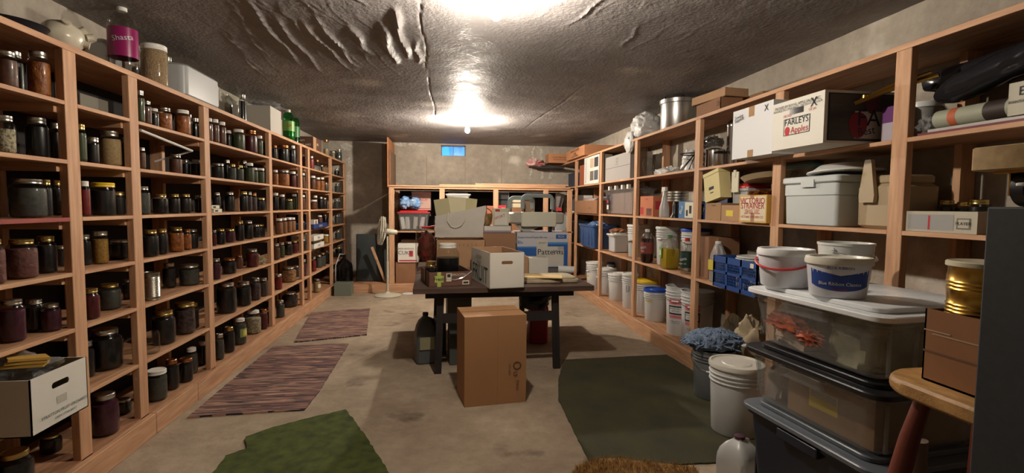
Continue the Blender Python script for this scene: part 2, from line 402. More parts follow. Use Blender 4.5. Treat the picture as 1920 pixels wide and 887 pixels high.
for i in range(len(LP)-1):
    y0, y1 = LP[i]+.085, LP[i+1]
    for k, z in enumerate(LEV[1:]):
        th = .02
        if k == 6: continue
        m = ply
        mb = MB().box((XL-D, y0-.045, z-th), (XL-.038, y1+.045, z), ply).box((XL-.038, y0, z-th), (XL, y1, z), redpaint if (i == 0 and k == 2) else fy)
        loc(mb.build('shelf_board', ls, bevel=.002, label='red painted shelf board' if (i == 0 and k == 2) else None), ls)
    for z in LEV[1:-1]:
        loc(MB().box((XL-D+.085, y1-.02, z-.058), (XL-.038, y1, z-.02), fx).build('cleat', ls), ls)
for a, c in ((0, 3), (3, 6), (6, 8)):
    loc(MB().box((XL-D, LP[a]-(.02 if a else 0), LEV[0]-.03), (XL, LP[c]+(.085 if c == 8 else -.02), LEV[0]), ply if 0 else fy).build('top_board', ls, bevel=.002), ls)
loc(MB().box((XL-D, LP[0], LEV[-1]-.02), (XL-.0, LP[-1]+.085, LEV[-1]-.001), ply).build('bottom_board', ls), ls)
for a, c in ((1.62, 3.3), (3.305, 3.83), (3.835, 6.6), (6.605, 9.585)):
    loc(MB().box((XL, a, 0), (XL+.036, c, .135), fy).build('base_board', ls, bevel=.004), ls)
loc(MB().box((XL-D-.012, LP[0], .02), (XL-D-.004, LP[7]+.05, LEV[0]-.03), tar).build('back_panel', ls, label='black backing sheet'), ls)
# right shelving
RLEV = [2.26, 1.80, 1.345, .815, .14]
RP = [1.25, 2.165, 3.08, 4.17, 5.62, 6.96, 8.36]
rs = thing('storage_shelving', 'open wooden shelving with buckets, boxes and totes along right wall', 'shelving', (XR, 2, 0))
for i, y in enumerate(RP):
    loc(post(MB(), XR, XR+.038, y, y+.085, .135, RLEV[0]-.02, fz).build('post', rs, bevel=.003), rs)
    loc(post(MB(), XR+.335, XR+.42, y+.02, y+.058, .135, RLEV[0]-.02, fz).build('rear_post', rs), rs)
ends = RP+[9.5]
for i in range(len(RP)):
    y0, y1 = ends[i]+.085, ends[i+1]
    for k, z in enumerate(RLEV[1:4]):
        if i == 1 and z < .9: continue       # the totes stand in this bay's front
        loc(MB().box((XR+.038, y0-.045, z-.02), (XR+.42, y1+.045, z), ply).box((XR, y0, z-.022), (XR+.038, y1, z), fy).build('shelf_board', rs, bevel=.002), rs)
    loc(MB().box((XR+.38, (y0+y1)/2-.045, .14), (XR+.418, (y0+y1)/2+.045, 2.24), fz).build('stud', rs), rs) if i in (2, 3, 4) else None
loc(MB().box((XR+.042, RP[1]+.04, .795), (XR+.42, RP[2]+.04, .815), ply).build('shelf_board', rs), rs)
for a, c in ((RP[0], RP[3]+.04), (RP[3]+.042, RP[6]+.04), (RP[6]+.042, 9.58)):
    loc(MB().box((XR, a, RLEV[0]-.02), (XR+.42, c, RLEV[0]), ply).box((XR-.004, a, RLEV[0]-.028), (XR, c, RLEV[0]), fy).build('top_board', rs, bevel=.002), rs)
loc(MB().box((XR, RP[0], .12), (XR+.42, 9.5, .14), ply).build('bottom_board', rs), rs)
for a, c in ((RP[0], 3.9), (3.905, 6.2), (6.205, 8.36)):
    loc(MB().box((XR-.036, a, 0), (XR, c, .137), fy).build('base_board', rs, bevel=.004), rs)
# back shelving
bz = [1.75, 1.015, .14]
bp = [729, 824, 925, 1019, 1064]
bs = thing('storage_shelving', 'low open wooden shelving standing across the back wall', 'shelving', (0, YBK, 0))
bx = [at(p, 380, Y=YBK).x for p in bp]
for i, x in enumerate(bx):
    loc(MB().box((x, YBK, .0 if i == 0 else .14), (x+.085, YBK+.038, bz[0]-.03), fz).build('post', bs, bevel=.003), bs)
    loc(MB().box((x, YB-.05, .0), (x+.04, YB-.01, bz[0]-.03), fz).build('rear_post', bs), bs)
bxe = 2.185
loc(MB().box((bx[0], YBK, bz[0]-.03), (bxe, YB-.25, bz[0]), fx).build('top_board', bs, bevel=.003), bs)
for z in bz[1:]:
    loc(MB().box((bx[0]+.0, YBK+.038, z-.02), (bxe, YB-.25, z), ply).box((bx[0]+.085, YBK, z-.02), (bxe, YBK+.038, z), fx).build('shelf_board', bs, bevel=.002), bs)
loc(MB().box((-1.62, YBK-.036, 0), (bxe, YBK, .135), fx).build('base_board', bs, bevel=.004), bs)
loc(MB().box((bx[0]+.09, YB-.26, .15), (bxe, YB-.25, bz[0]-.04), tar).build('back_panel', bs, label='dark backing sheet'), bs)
# upright sheets of plywood standing edge on at the end of the back shelving
pl = at(726, 300, Y=8.6).x
p1 = at(726, 256, Y=8.3).z
tag(MB().box((pl, 8.6, 1.751), (pl+.02, YB-.01, 2.58), wood('orange_ply', 'c08050', 'a06840', 'Z')).build('plywood_sheet'), 'orange plywood sheet standing on edge above left end of back shelves', 'sheet')
tag(MB().box((pl+.028, 8.65, 1.751), (pl+.045, YB-.01, 2.38), wood('brown_ply', '8a6a50', '6e523e', 'Z')).build('plywood_sheet'), 'shorter brown sheet standing behind the orange plywood sheet', 'sheet')
# ---------------- builders of things ----------------
def face_frame(f, w, d, h):          # corner (left-bottom as seen), right, up, width, height
    return {'F': ((-w/2, -d/2, 0), (1, 0, 0), (0, 0, 1), w, h), 'L': ((-w/2, d/2, 0), (0, -1, 0), (0, 0, 1), d, h),
            'R': ((w/2, -d/2, 0), (0, 1, 0), (0, 0, 1), d, h), 'B': ((w/2, d/2, 0), (-1, 0, 0), (0, 0, 1), w, h), 'T': ((-w/2, -d/2, h), (1, 0, 0), (0, 1, 0), w, d)}[f]
def prints(b, w, d, h, texts=(), decals=()):
    k = 0
    for f, u0, v0, u1, v1, m in decals:
        o, r, u, W_, H_ = face_frame(f, w, d, h); o = Vector(o); r = Vector(r); u = Vector(u); n = r.cross(u); k += 1
        o = o+n*(.0006+.0003*k); b.quad([o+r*u0*W_+u*v0*H_, o+r*u1*W_+u*v0*H_, o+r*u1*W_+u*v1*H_, o+r*u0*W_+u*v1*H_], m)
    for f, s, u_, v_, size, m, *rest in texts:
        o, r, u, W_, H_ = face_frame(f, w, d, h); o = Vector(o); r = Vector(r); u = Vector(u); n = r.cross(u)
        if rest:
            a = math.radians(rest[0]); r2 = r*math.cos(a)+u*math.sin(a); u2 = -r*math.sin(a)+u*math.cos(a)
        else: r2, u2 = r, u
        mw = (2*min(u_, 1-u_)*W_ if not rest or abs(rest[0]) < 45 else 2*min(v_, 1-v_)*H_)*.94
        b.text(s, o+r*u_*W_+u*v_*H_+n*(.001+.0003*k), r2, u2, size, m, maxw=mw)
def carton(name, label, cat, loc_, rz, w, d, h, m, texts=(), decals=(), open_=False, inner=None, holes=(), group=None, flaps=0, tape=None, bevel=.003):
    t = thing(name, label, cat, loc_, rz, group); b = MB()
    if not open_:
        b.box((-w/2, -d/2, 0), (w/2, d/2, h), m); prints(b, w, d, h, texts, decals); b.build('box_body', t)
        l = MB().box((-w/2+.002, -.0015, h), (w/2-.002, .0015, h+.0015), mat('box_seam', '4a3a2c', .9))
        if tape: l.box((-w/2-.001, -.025, h*.86), (-w/2, .025, h), tape).box((-w/2, -.025, h), (w/2, .025, h+.002), tape).box((w/2, -.025, h*.86), (w/2+.001, .025, h), tape)
        l.build('top_seam', t)
        return t
    q = .005; im = inner or m
    b.box((-w/2, -d/2, 0), (w/2, d/2, q), m)
    for f in 'FBLR':
        o, r, u, W_, H_ = face_frame(f, w, d, h); o = Vector(o); r = Vector(r); u = Vector(u); n = r.cross(u)
        def slab(a0, b0, a1, b1):
            P = [o+r*a0+u*b0, o+r*a1+u*b0, o+r*a1+u*b1, o+r*a0+u*b1]; Q = [p-n*q for p in P]
            b.add(P+Q, [(0, 1, 2, 3), (0, 4, 5, 1), (1, 5, 6, 2), (2, 6, 7, 3), (3, 7, 4, 0)], m); b.add(Q, [(3, 2, 1, 0)], im)
        if f in holes:
            hw = min(.1, W_*.36); hh = .028; c = W_/2; z = H_*.72; z0 = z-hh/2; z1 = z+hh/2
            slab(0, 0, W_, z0); slab(0, z1, W_, H_); slab(0, z0, c-hw/2, z1); slab(c+hw/2, z0, W_, z1)
            for sx in (-1, 1):     # rounded hole ends
                for sz in (-1, 1):
                    cx_ = c+sx*hw/2; cz = z+sz*hh/2; pts = [(cx_, cz)]
                    for a in range(5):
                        an = math.radians(a*22.5); pts.append((cx_-sx*(hh/2)*(1-math.sin(an)), cz-sz*(hh/2)*(1-math.cos(an))))
                    P = [o+r*x+u*y for x, y in pts]
                    b.add(P, [tuple(range(len(P)))] if (sx*sz > 0) == False else [tuple(range(len(P)-1, -1, -1))], m)
        else: slab(0, 0, W_, H_)
    prints(b, w, d, h, texts, decals); b.build('box_body', t)
    if flaps:
        for sy in (-1, 1):
            a = math.radians(flaps); y0 = sy*d/2; y1 = y0+sy*math.cos(a)*d*.45; z1 = h+math.sin(a)*d*.45
            MB().add([(-w/2, y0, h), (w/2, y0, h), (w/2, y1, z1), (-w/2, y1, z1), (-w/2, y0, h+.004), (w/2, y0, h+.004), (w/2, y1, z1+.004), (-w/2, y1, z1+.004)],
                     [(0, 1, 2, 3), (7, 6, 5, 4), (0, 4, 5, 1), (1, 5, 6, 2), (2, 6, 7, 3), (3, 7, 4, 0)], m).build('flap', t)
    return t
def bucket(label, loc_, r, h, m=None, lidm=None, bail=True, rz=0, texts=(), labelm=None, labelbox=None, open_=False, group=None, name='plastic_bucket', rib=True, lid_h=.02, bailm=None, cat='bucket', side='R', low=False):
    m = m or whitep; t = thing(name, label, cat, loc_, rz, group); rb = r*.86; b = MB()
    hl = h-(lid_h if lidm else 0)
    def R(z): return rb+(r*.97-rb)*z/hl
    pr = [(0, .004), (rb-.006, .004), (rb-.004, 0), (rb, .006)]
    if rib:
        for q in (.78, .84, .90):
            pr += [(R(hl*q), hl*q-.004), (R(hl*q)+.008, hl*q-.003), (R(hl*q)+.008, hl*q+.002), (R(hl*q), hl*q+.003)]
    pr += [(R(hl), hl-.012), (r, hl-.011), (r, hl)]
    if not lidm:
        pr += [(r-.006, hl), (R(hl)-.005, hl-.01), (rb-.005, .01), (0, .01)]
    else: pr += [(r-.01, hl)]
    b.lathe(pr, m, 32); b.build('bucket_body', t)
    if lidm:
        MB().lathe([(r-.004, hl-.008), (r+.004, hl-.008), (r+.005, hl+.004), (r+.001, h), (r-.012, h), (r-.016, h-.008), (r*.55, h-.009), (r*.52, h-.004), (0, h-.004)], lidm, 32).build('lid', t)
    if labelbox:
        u0, u1, v0, v1 = labelbox      # angles in degrees about the front (-Y), heights
        lb = MB(); n = 10; vs = []
        for i in range(n+1):
            a = math.radians(-90+u0+(u1-u0)*i/n)
            for v in (v0, v1): vs.append(((R(v*hl)+.0012)*math.cos(a), (R(v*hl)+.0012)*math.sin(a), v*hl))
        lb.add(vs, [(2*i, 2*i+2, 2*i+3, 2*i+1) for i in range(n)], labelm or paper)
        wraptext(lb, texts, lambda z: R(z)+.002, hl); lb.build('printed_label', t)
    elif texts:
        lb = MB(); wraptext(lb, texts, lambda z: R(z)+.0012, hl); lb.build('lettering', t)
    if bail:
        bm_ = bailm or steel; pts = []
        zt = hl*.82
        for i in range(15):
            a = PI*i/14; rr = R(zt)+.012
            pts.append((rr*math.cos(a), -rr*math.sin(a)*.9 if low else -rr*math.sin(a)*1.0, zt-(.55*r if low else .35*r)*math.sin(a)))
        h_ = MB().tube(pts, .0022 if bailm is None else .005, bm_, 6).build('bail_handle', t)
        if bailm is None:
            MB().tube(pts[6:9], .008, whitep, 8).build('grip', h_)
        for sx in (-1, 1): MB().lathe([(0, 0), (.012, 0), (.012, .012), (0, .014)], m, 10, Matrix.Translation((sx*(R(zt)), 0, zt)) @ Matrix.Rotation(sx*PI/2, 4, 'Y')).build('handle_ear', t)
    return t
def wraptext(lb, texts, Rf, hl):      # lettering wrapped round the front of a round body; angle 0 = -Y
    for s_, ang, v, size, m, *rest in texts:
        tm = MB().text(s_, (0, 0, 0), (1, 0, 0), (0, 0, 1), size, m, maxw=Rf(v*hl)*1.45)
        k = math.radians(rest[0]) if rest else 0
        vs = []
        for x, y, z in tm.v:
            x, z = x*math.cos(k)-z*math.sin(k), x*math.sin(k)+z*math.cos(k)
            zz = v*hl+z; r = Rf(zz)+.0012; a = math.radians(-90+ang)+x/r
            vs.append((r*math.cos(a), r*math.sin(a), zz))
        lb.add(vs, tm.f, m)
JARM = {}
JPROF = {   # radius, height, outline of a unit jar
 'jar': (.048, .178, [(0, .003), (.036, .0), (.044, .004), (.047, .012), (.0475, .118), (.046, .13), (.040, .143), (.0345, .15), (.0335, .158)], .0365, .158, .178),
 'wide': (.048, .178, [(0, .003), (.04, .0), (.046, .006), (.048, .014), (.048, .128), (.047, .14), (.0435, .15), (.043, .16)], .0455, .16, .178),
 'big': (.075, .25, [(0, .004), (.06, .0), (.07, .006), (.074, .02), (.075, .16), (.073, .185), (.064, .208), (.054, .22), (.053, .23)], .056, .226, .25),
 'small': (.037, .12, [(0, .003), (.03, 0), (.035, .004), (.037, .01), (.037, .085), (.0355, .095), (.032, .102), (.0315, .108)], .034, .106, .12),
}
def jar_meshes(kind, cont, fill, lid):
    key = (kind, cont, fill, lid)
    r, h, pr, lr, lz0, lz1 = JPROF[kind]
    kg = ('g', kind)
    if kg not in JARM:
        b = MB(); b.shell(pr+[(pr[-1][0]-.003, pr[-1][1])], glass, 20); JARM[kg] = b.mesh('glass_jar', 60)
    kl = ('l', kind, lid)
    if lid and kl not in JARM:
        b = MB(); lm = {'gold': lidgold, 'silver': lidsilver, 'white': lidwhite, 'red': lidred, 'copper': lidcopper, 'yellow': yellowp, 'blue-white': lidwhite}[lid]
        b.lathe([(lr-.003, lz0-.006), (lr, lz0-.005), (lr, lz0+.002), (lr-.001, lz0+.004), (lr, lz0+.006), (lr, lz1-.003), (lr-.003, lz1), (lr-.008, lz1), (lr-.010, lz1-.0015), (0, lz1-.0015)], lm, 22)
        JARM[kl] = b.mesh('jar_lid', 30)
    kc = ('c', kind, cont, fill)
    if cont and kc not in JARM:
        zt = lz0*fill; ip = []
        for x, z in pr:
            if z <= zt: ip.append((max(0, x*.955), z+.004))
        ip.append((ip[-1][0], zt)); ip.append((0, zt+.002)); JARM[kc] = MB().lathe(ip, CONT[cont], 18).mesh('jar_contents', 50)
    return JARM[kg], (JARM[kc] if cont else None), (JARM[kl] if lid else None)
def jar(label, x, y, z, r, h, kind, cont, lid, fill=.88, rz=0, group=None, name='canning_jar', cat='jar'):
    g, c, l = jar_meshes(kind, cont, fill, lid); R0, H0 = JPROF[kind][:2]
    t = thing(name, label, cat, (x, y, z+.001), rz, group); t.scale = (r/R0, r/R0, h/H0)
    for nm, me in (('glass_body', g), ('contents', c), ('jar_lid', l)):
        if me:
            o = bpy.data.objects.new(nm, me); C.objects.link(o); o.parent = t
    return t
def spot(px0, px1, py, level, X=None, Y=None):      # where a round thing seen between two pixel columns stands, and its size
    cx = (px0+px1)/2; p = at(cx, py, X=X) if X is not None else at(cx, py, Y=Y)
    v = ROT.transposed() @ (p-Vector((0, 0, EYE))); dist = math.hypot(p.x, p.y); cos2 = (v.z*v.z)/(v.x*v.x+v.z*v.z)
    r = (px1-px0)/2*dist*cos2/F
    return p.x, p.y, r, p.z-level
def Rrange(px0, px1, py, X): a, c = at(px0, py, X=X), at(px1, py, X=X); return a.y, c.y   # far y, near y
def Rcarton(name, label, cat, px0, px1, ytop, level, m, X=2.25, depth=.3, h=None, **k):
    y0, y1 = Rrange(px0, px1, ytop, X); p = at((px0+px1)/2, ytop, X=X); hh = h or p.z-level
    if 2.19 < X < 2.27 and level < 2.2:        # keep between two posts
        for q_ in range(len(RP)):
            a_, b_ = RP[q_]+.088, (RP[q_+1] if q_+1 < len(RP) else 9.5)-.003
            if a_-.088 <= (y0+y1)/2 <= b_+.003: y0, y1 = min(y0, b_), max(y1, a_)
    depth = min(depth, 2.56-X)
    return carton(name, label, cat, (X+depth/2, (y0+y1)/2, level+.001), -PI/2, abs(y0-y1), depth, hh, m, **k)
def bottle(name, label, cat, loc_, r, h, bodym, capm, cont=None, fill=.8, labelm=None, lab=(.3, .65), texts=(), neck=.3, rz=0, shoulder=.68, group=None, waist=0):
    t = thing(name, label, cat, loc_, rz, group)
    nr = max(.012, r*neck)
    pr = [(0, .006), (r*.55, .0), (r*.85, .004), (r*.98, .02*h/.3), (r, .05*h/.3), (r, h*.2), (r*(1-waist), h*.3), (r*(1-waist), h*.55), (r, h*shoulder)]
    for i in range(1, 7):
        a = PI/2*i/6; pr.append((nr+(r-nr)*math.cos(a)**.9, h*shoulder+(h*.93-h*shoulder)*math.sin(a)**1.1*.93))
    pr += [(nr, h*.92)]
    MB().shell(pr, bodym, 24).build('bottle_body', t)
    MB().lathe([(nr, h*.92), (nr+.004, h*.92), (nr+.004, h-.003), (nr+.001, h), (0, h)], capm, 18).build('cap', t)
    if cont:
        zt = h*.92*fill; ip = [(max(0, x*.97), z+.003) for x, z in pr if z < zt]; ip += [(ip[-1][0]*.98, zt), (0, zt)]
        MB().lathe(ip, cont, 20).build('contents', t)
    if labelm:
        rr = lambda z: r*(1-(waist if .28*h < z < .57*h else waist*.3))+.0012
        lb = MB().shell([(rr(h*(lab[0]+(lab[1]-lab[0])*q/4)), h*(lab[0]+(lab[1]-lab[0])*q/4)) for q in range(5)], labelm, 28)
        wraptext(lb, texts, rr, h); lb.build('bottle_label', t)
    return t
def jug(label, loc_, w, h, m, capm, rz=0, cont=None, group=None, name='milk_jug', cat='jug', labelm=None, MT=None):
    t = thing(name, label, cat, loc_, rz, group); r = w/2
    pr = [(0, .004), (r*.86, 0), (r*.97, .008), (r, .02), (r, h*.5), (r*.97, h*.6), (r*.86, h*.72), (r*.6, h*.84), (.024, h*.92), (.022, h*.95)]
    b = MB().lathe(pr, m, 28, MT, sq=1.2); b.build('jug_body', t)
    MB().lathe([(.022, h*.94), (.027, h*.94), (.027, h-.002), (.024, h), (0, h)], capm, 18, MT).build('cap', t)
    MB().tube([(r*.3, 0, h*.88), (r*.75, 0, h*.84), (r*1.02, 0, h*.7), (r*1.04, 0, h*.5), (r*.85, 0, h*.42)], [.014, .013, .013, .013, .014], m, 10, MT).build('handle', t)
    if cont: MB().lathe([(0, .008), (r*.84, .006), (r*.95, .02), (r*.96, h*.5), (r*.93, h*.6), (0, h*.6)], cont, 24, MT, sq=1.2).build('contents', t)
    if labelm: MB().box((-r*.7, -r-.012, h*.3), (r*.7, -r-.010, h*.55), labelm, MT).build('paper_label', t)
    return t
def tote(name, label, cat, loc_, rz, w, d, h, m, lidm=None, contents=None, lid_over=.02, lid_h=.03, taper=.9, group=None, ribs=True, handles=True):
    t = thing(name, label, cat, loc_, rz, group); th = .004; hb = h-(lid_h if lidm else 0)
    b = MB(); r = min(w, d)*.09
    def ring(z, k, ins=0, n=4):
        o = []
        for qx, qy, a0 in ((1, 1, 0), (-1, 1, 90), (-1, -1, 180), (1, -1, 270)):
            for i in range(n+1):
                a = math.radians(a0+90*i/n); o.append(((w/2*k-r-ins)*qx+r*math.cos(a), (d/2*k-r-ins)*qy+r*math.sin(a), z))
        return o
    R_ = [ring(0, taper, .02), ring(.012, taper, 0), ring(hb-.03, 1-.03*(1-taper), .008), ring(hb-.03, 1, -.004), ring(hb, 1, -.006)]
    R_ += [ring(hb, 1, .006), ring(hb-.02, 1, .012), ring(.016, taper, th)]
    k = len(R_[0]); vs = sum(R_, []); fs = [tuple(range(k-1, -1, -1)), tuple(range(7*k, 8*k))]
    for j in range(7):
        for i in range(k): fs.append((j*k+i, j*k+(i+1) % k, (j+1)*k+(i+1) % k, (j+1)*k+i))
    b.add(vs, fs, m)
    if ribs:
        for sx in (-.5, -.25, .25, .5):
            for sy in (-1, 1): b.box((sx*w*.8-.006, sy*d/2*(.5+.5*taper)*1.0-.006, hb*.12), (sx*w*.8+.006, sy*d/2*(.5+.5*taper)+.002, hb-.035), m)
    b.build('tote_body', t)
    if handles:
        for sx in (-1, 1): MB().rbox((sx*(w/2+.004)-.014, -d*.16, hb-.06), (sx*(w/2+.004)+.014, d*.16, hb-.02), m, .006).build('side_handle', t)
    if lidm:
        L_ = MB(); lo = lid_over
        L_.rbox((-w/2-lo, -d/2-lo, hb-.012), (w/2+lo, d/2+lo, hb+.010), lidm, r+.01, n=5)
        L_.rbox((-w/2+.03, -d/2+.03, hb+.010), (w/2-.03, d/2-.03, hb+lid_h), lidm, r, n=5)
        L_.build('tote_lid', t)
    return t
def pile_inside(t, w, d, h, specs, z0=.02):
    pass
def crumple(name, label, cat, loc_, rad, m, amp=.35, freq=2.5, seed=1, rz=0, flat=.5, group=None, kind=None, sq=1):
    o = MB().blob((0, 0, rad[2]*(flat if flat else 1)), rad, m, amp, freq, seed, 36, 24, flat, sq=sq).build(name, loc=loc_, rz=rz); tag(o, label, cat, group, kind); return o
# ---------------- right shelving: bottom row of buckets ----------------
GB = 'buckets on the bottom shelf of the right wall'
pinkl = mat('pink_print', 'c98088', .7); bluel = mat('blue_lid_plastic', '1c4bb0', .4); yell = mat('yellow_lid_plastic', 'e3c22c', .45)
whiteb = mat('white_bucket_plastic', 'c9cbcb', .38); greyb = mat('grey_bucket_plastic', '7c8186', .4)
def Rbucket(label, px0, px1, py, level, X=2.42, rmax=.165, **k):
    x, y, r, h = spot(px0, px1, py, level, X=X); r = min(r, rmax)
    return bucket(label, (x, y, level+.001), r, h, **k)
def mill(): return [('LEHI', 0, .70, .06, inkred), ('ROLLER MILLS', 0, .50, .017, ink), ('QUALITY FLOUR', 0, .44, .013, ink), ('25 LBS NET', 0, .26, .014, ink)]
def millbucket(label, px0, px1, py, ang):
    x, y, r, h = spot(px0, px1, py, .14, X=2.42)
    t = bucket(label, (x, y, .141), .155, h, whiteb, None, rz=-PI/2+math.radians(ang), group=GB)
    hl = h; rb = .155*.86; R = lambda z: rb+(.155*.97-rb)*z/hl
    lb = MB()
    def band(v0, v1, u0, u1, m, o=.0006):
        n = 8; vs = []
        for i in range(n+1):
            a = math.radians(-90+u0+(u1-u0)*i/n)
            for v in (v0, v1): vs.append(((R(v*hl)+o)*math.cos(a), (R(v*hl)+o)*math.sin(a), v*hl))
        lb.add(vs, [(2*i, 2*i+2, 2*i+3, 2*i+1) for i in range(n)], m)
    band(.64, .76, -30, 30, pinkl); band(.44, .62, -30, 30, ink); band(.47, .59, -26, 26, whiteb, .001); band(.36, .43, -30, 30, pinkl)
    wraptext(lb, [('LEHI', 0, .70, .055, inkred), ('ROLLER MILLS', 0, .56, .02, ink), ('LEHI UTAH', 0, .51, .018, ink), ('ENRICHED FLOUR', 0, .395, .013, inkred), ('50 LBS. NET WT.', 0, .30, .014, ink), ('BAKERS FLOUR', 0, .265, .012, ink)], lambda z: R(z)+.0008, hl)
    lb.build('printed_label', t, label='pink and black mill label'); return t
millbucket('white mill bucket with pink label, left of the two labelled pails', 1245, 1310, 536, 42)
millbucket('white mill bucket with pink label, half behind the wooden post', 1273, 1344, 545, 42)
Rbucket('white bucket with blue lid and small taped note, bottom shelf', 1207, 1252, 541, .14, m=whiteb, lidm=bluel, rz=-PI/2+.5, group=GB, labelm=mat('tape_note', 'c9bd8a', .7), labelbox=(-28, 24, .62, .72), texts=[('CAKE DONUT', -2, .685, .014, ink), ('MIX', -2, .645, .014, ink)], bail=False)
Rbucket('white bucket with bright yellow lid, behind the blue lid', 1188, 1240, 525, .14, X=2.49, m=whiteb, lidm=yell, rz=-PI/2, group=GB, bail=False)
Rbucket('white bucket with handwriting down its side, beside second post', 1166, 1200, 512, .14, X=2.39, m=whiteb, lidm=whitep, rz=-PI/2+.5, group=GB, texts=[('potato', 10, .6, .035, ink, 90), ('flakes', 28, .6, .035, ink, 90)], bail=False)
Rbucket('plain white bucket with white lid, left of the handwritten pail', 1140, 1179, 512, .14, X=2.42, m=whiteb, lidm=whitep, rz=-PI/2, group=GB, bail=False)
Rbucket('white bucket with white lid, second from far end of bottom shelf', 1117, 1159, 503, .14, X=2.44, m=whiteb, lidm=whitep, rz=-PI/2, group=GB, rmax=.15)
Rbucket('white bucket with square label, farthest on the bottom shelf', 1099, 1132, 491, .14, X=2.38, m=whiteb, lidm=whitep, rz=-PI/2+.3, group=GB, rmax=.145, labelm=paper, labelbox=(-20, 20, .35, .6), texts=[('WHEAT', 0, .5, .02, ink)])
Rbucket('white bucket with navy lid behind the farthest bottom pails', 1138, 1152, 492, .14, X=2.585, rmax=.06, m=whiteb, lidm=mat('navy_lid', '16306e', .4), rz=-PI/2, group=GB, bail=False)
# ---------------- third shelf up from floor ----------------
Z3 = .815; G3 = 'buckets on the waist high right shelf'
Rbucket('white lidded bucket behind cola bottle, waist high shelf', 1174, 1224, 421, Z3, X=2.46, m=whiteb, lidm=whitep, rz=-PI/2, group=G3, bail=False, rmax=.15)
Rbucket('white lidded bucket with wire handle behind oil jug', 1230, 1274, 425, Z3, X=2.45, m=whiteb, lidm=whitep, rz=-PI/2+.4, group=G3, rmax=.15)
Rbucket('white bucket with blue lid behind green labelled soda bottle', 1269, 1340, 429, Z3, X=2.50, m=whiteb, lidm=bluel, rz=-PI/2+.6, group=G3, rmax=.14, texts=[('RICE', -12, .55, .05, ink, 90)])
x, y, r, h = spot(1140, 1176, 436, Z3, X=2.40)
tub = tote('storage_tub', 'small milky tub with white lid under a bag of cookies', 'tub', (2.42, y, Z3+.001), -PI/2, .26, .24, h, milky, lidm=whitep, ribs=False, handles=False)
crumple('snack_bag', 'crinkled tan snack bag lying on the small white tub', 'bag', (2.40, y, Z3+.001+h), (.11, .1, .04), mat('cookie_bag', 'b58a5c', .5, col2='7a3c28', vscale=14), seed=3)
# blue and grey totes at the far end
bt = mat('blue_tote_plastic', '35507c', .4); gt = mat('slate_tote_plastic', '4b555e', .45)
a1 = at(1104, 430, X=2.2); 
tote('storage_tote', 'big open blue tote bulging with clear film on far right shelf', 'tote', (2.36, 7.5, Z3+.001), -PI/2, .78, .40, .36, bt, taper=.86)
crumple('wrapped_bundle', 'film wrapped blue and white bundle inside the blue tote', 'bundle', (2.36, 7.5, Z3+.25), (.15, .28, .1), glassy('blue_film', (.5, .6, .8), rough=.2, body=.5, bodycol=(.2, .35, .65)), seed=8)
tote('storage_tote', 'slate grey tote behind the blue tote, farthest on the shelf', 'tote', (2.44, 8.82, Z3+.001), -PI/2, .60, .36, .40, gt, lidm=gt, taper=.86)
# bottles and jugs
x, y, r, h = spot(1202, 1227, 430, Z3, X=2.29)
bottle('soda_bottle', 'two litre bottle of dark brown cola with red label', 'bottle', (x, y, Z3+.001), r, h, pet, whitep, mat('cola', '30140e', .3), .78, mat('cola_label', '7c3a34', .5), (.28, .62), [('Shasta', 0, .46, .062, mat('silver_print', 'c9c9d0', .4), 12), ('cola', 3, .36, .03, paper)], rz=-PI/2+.3)
x, y, r, h = spot(1241, 1272, 441, Z3, X=2.30)
t = jug('clear jug of golden cooking oil with green cap', (x, y, Z3+.001), 2*r*.95, h, pet, mat('green_cap', '3d8040', .4), -PI/2, mat('cooking_oil', 'b39a28', .25), name='oil_jug')
MB().box((-r*.75, -r-.004, h*.33), (-r*.1, -r-.002, h*.66), mat('oil_label', '6aa050', .6)).box((-r*.62, -r-.006, h*.4), (-r*.25, -r-.004, h*.55), paper).build('paper_label', t)
x, y, r, h = spot(1276, 1302, 447, Z3, X=2.29)
bottle('soda_bottle', 'clear soda bottle with dark green label and red cap', 'bottle', (x, y, Z3+.001), r, h, pet, redp, None, 0, mat('ginger_label', '17342a', .5), (.18, .62), [('Shasta', 0, .42, .06, mat('silver_print', 'c9c9d0', .4), 14), ('ginger ale', 2, .3, .022, paper)], rz=-PI/2+.35)
jar('clear glass jar in front of white bucket beside the post', *spot(1176, 1191, 443, Z3, X=2.28)[:2], Z3, .05, .22, 'jar', None, 'silver')
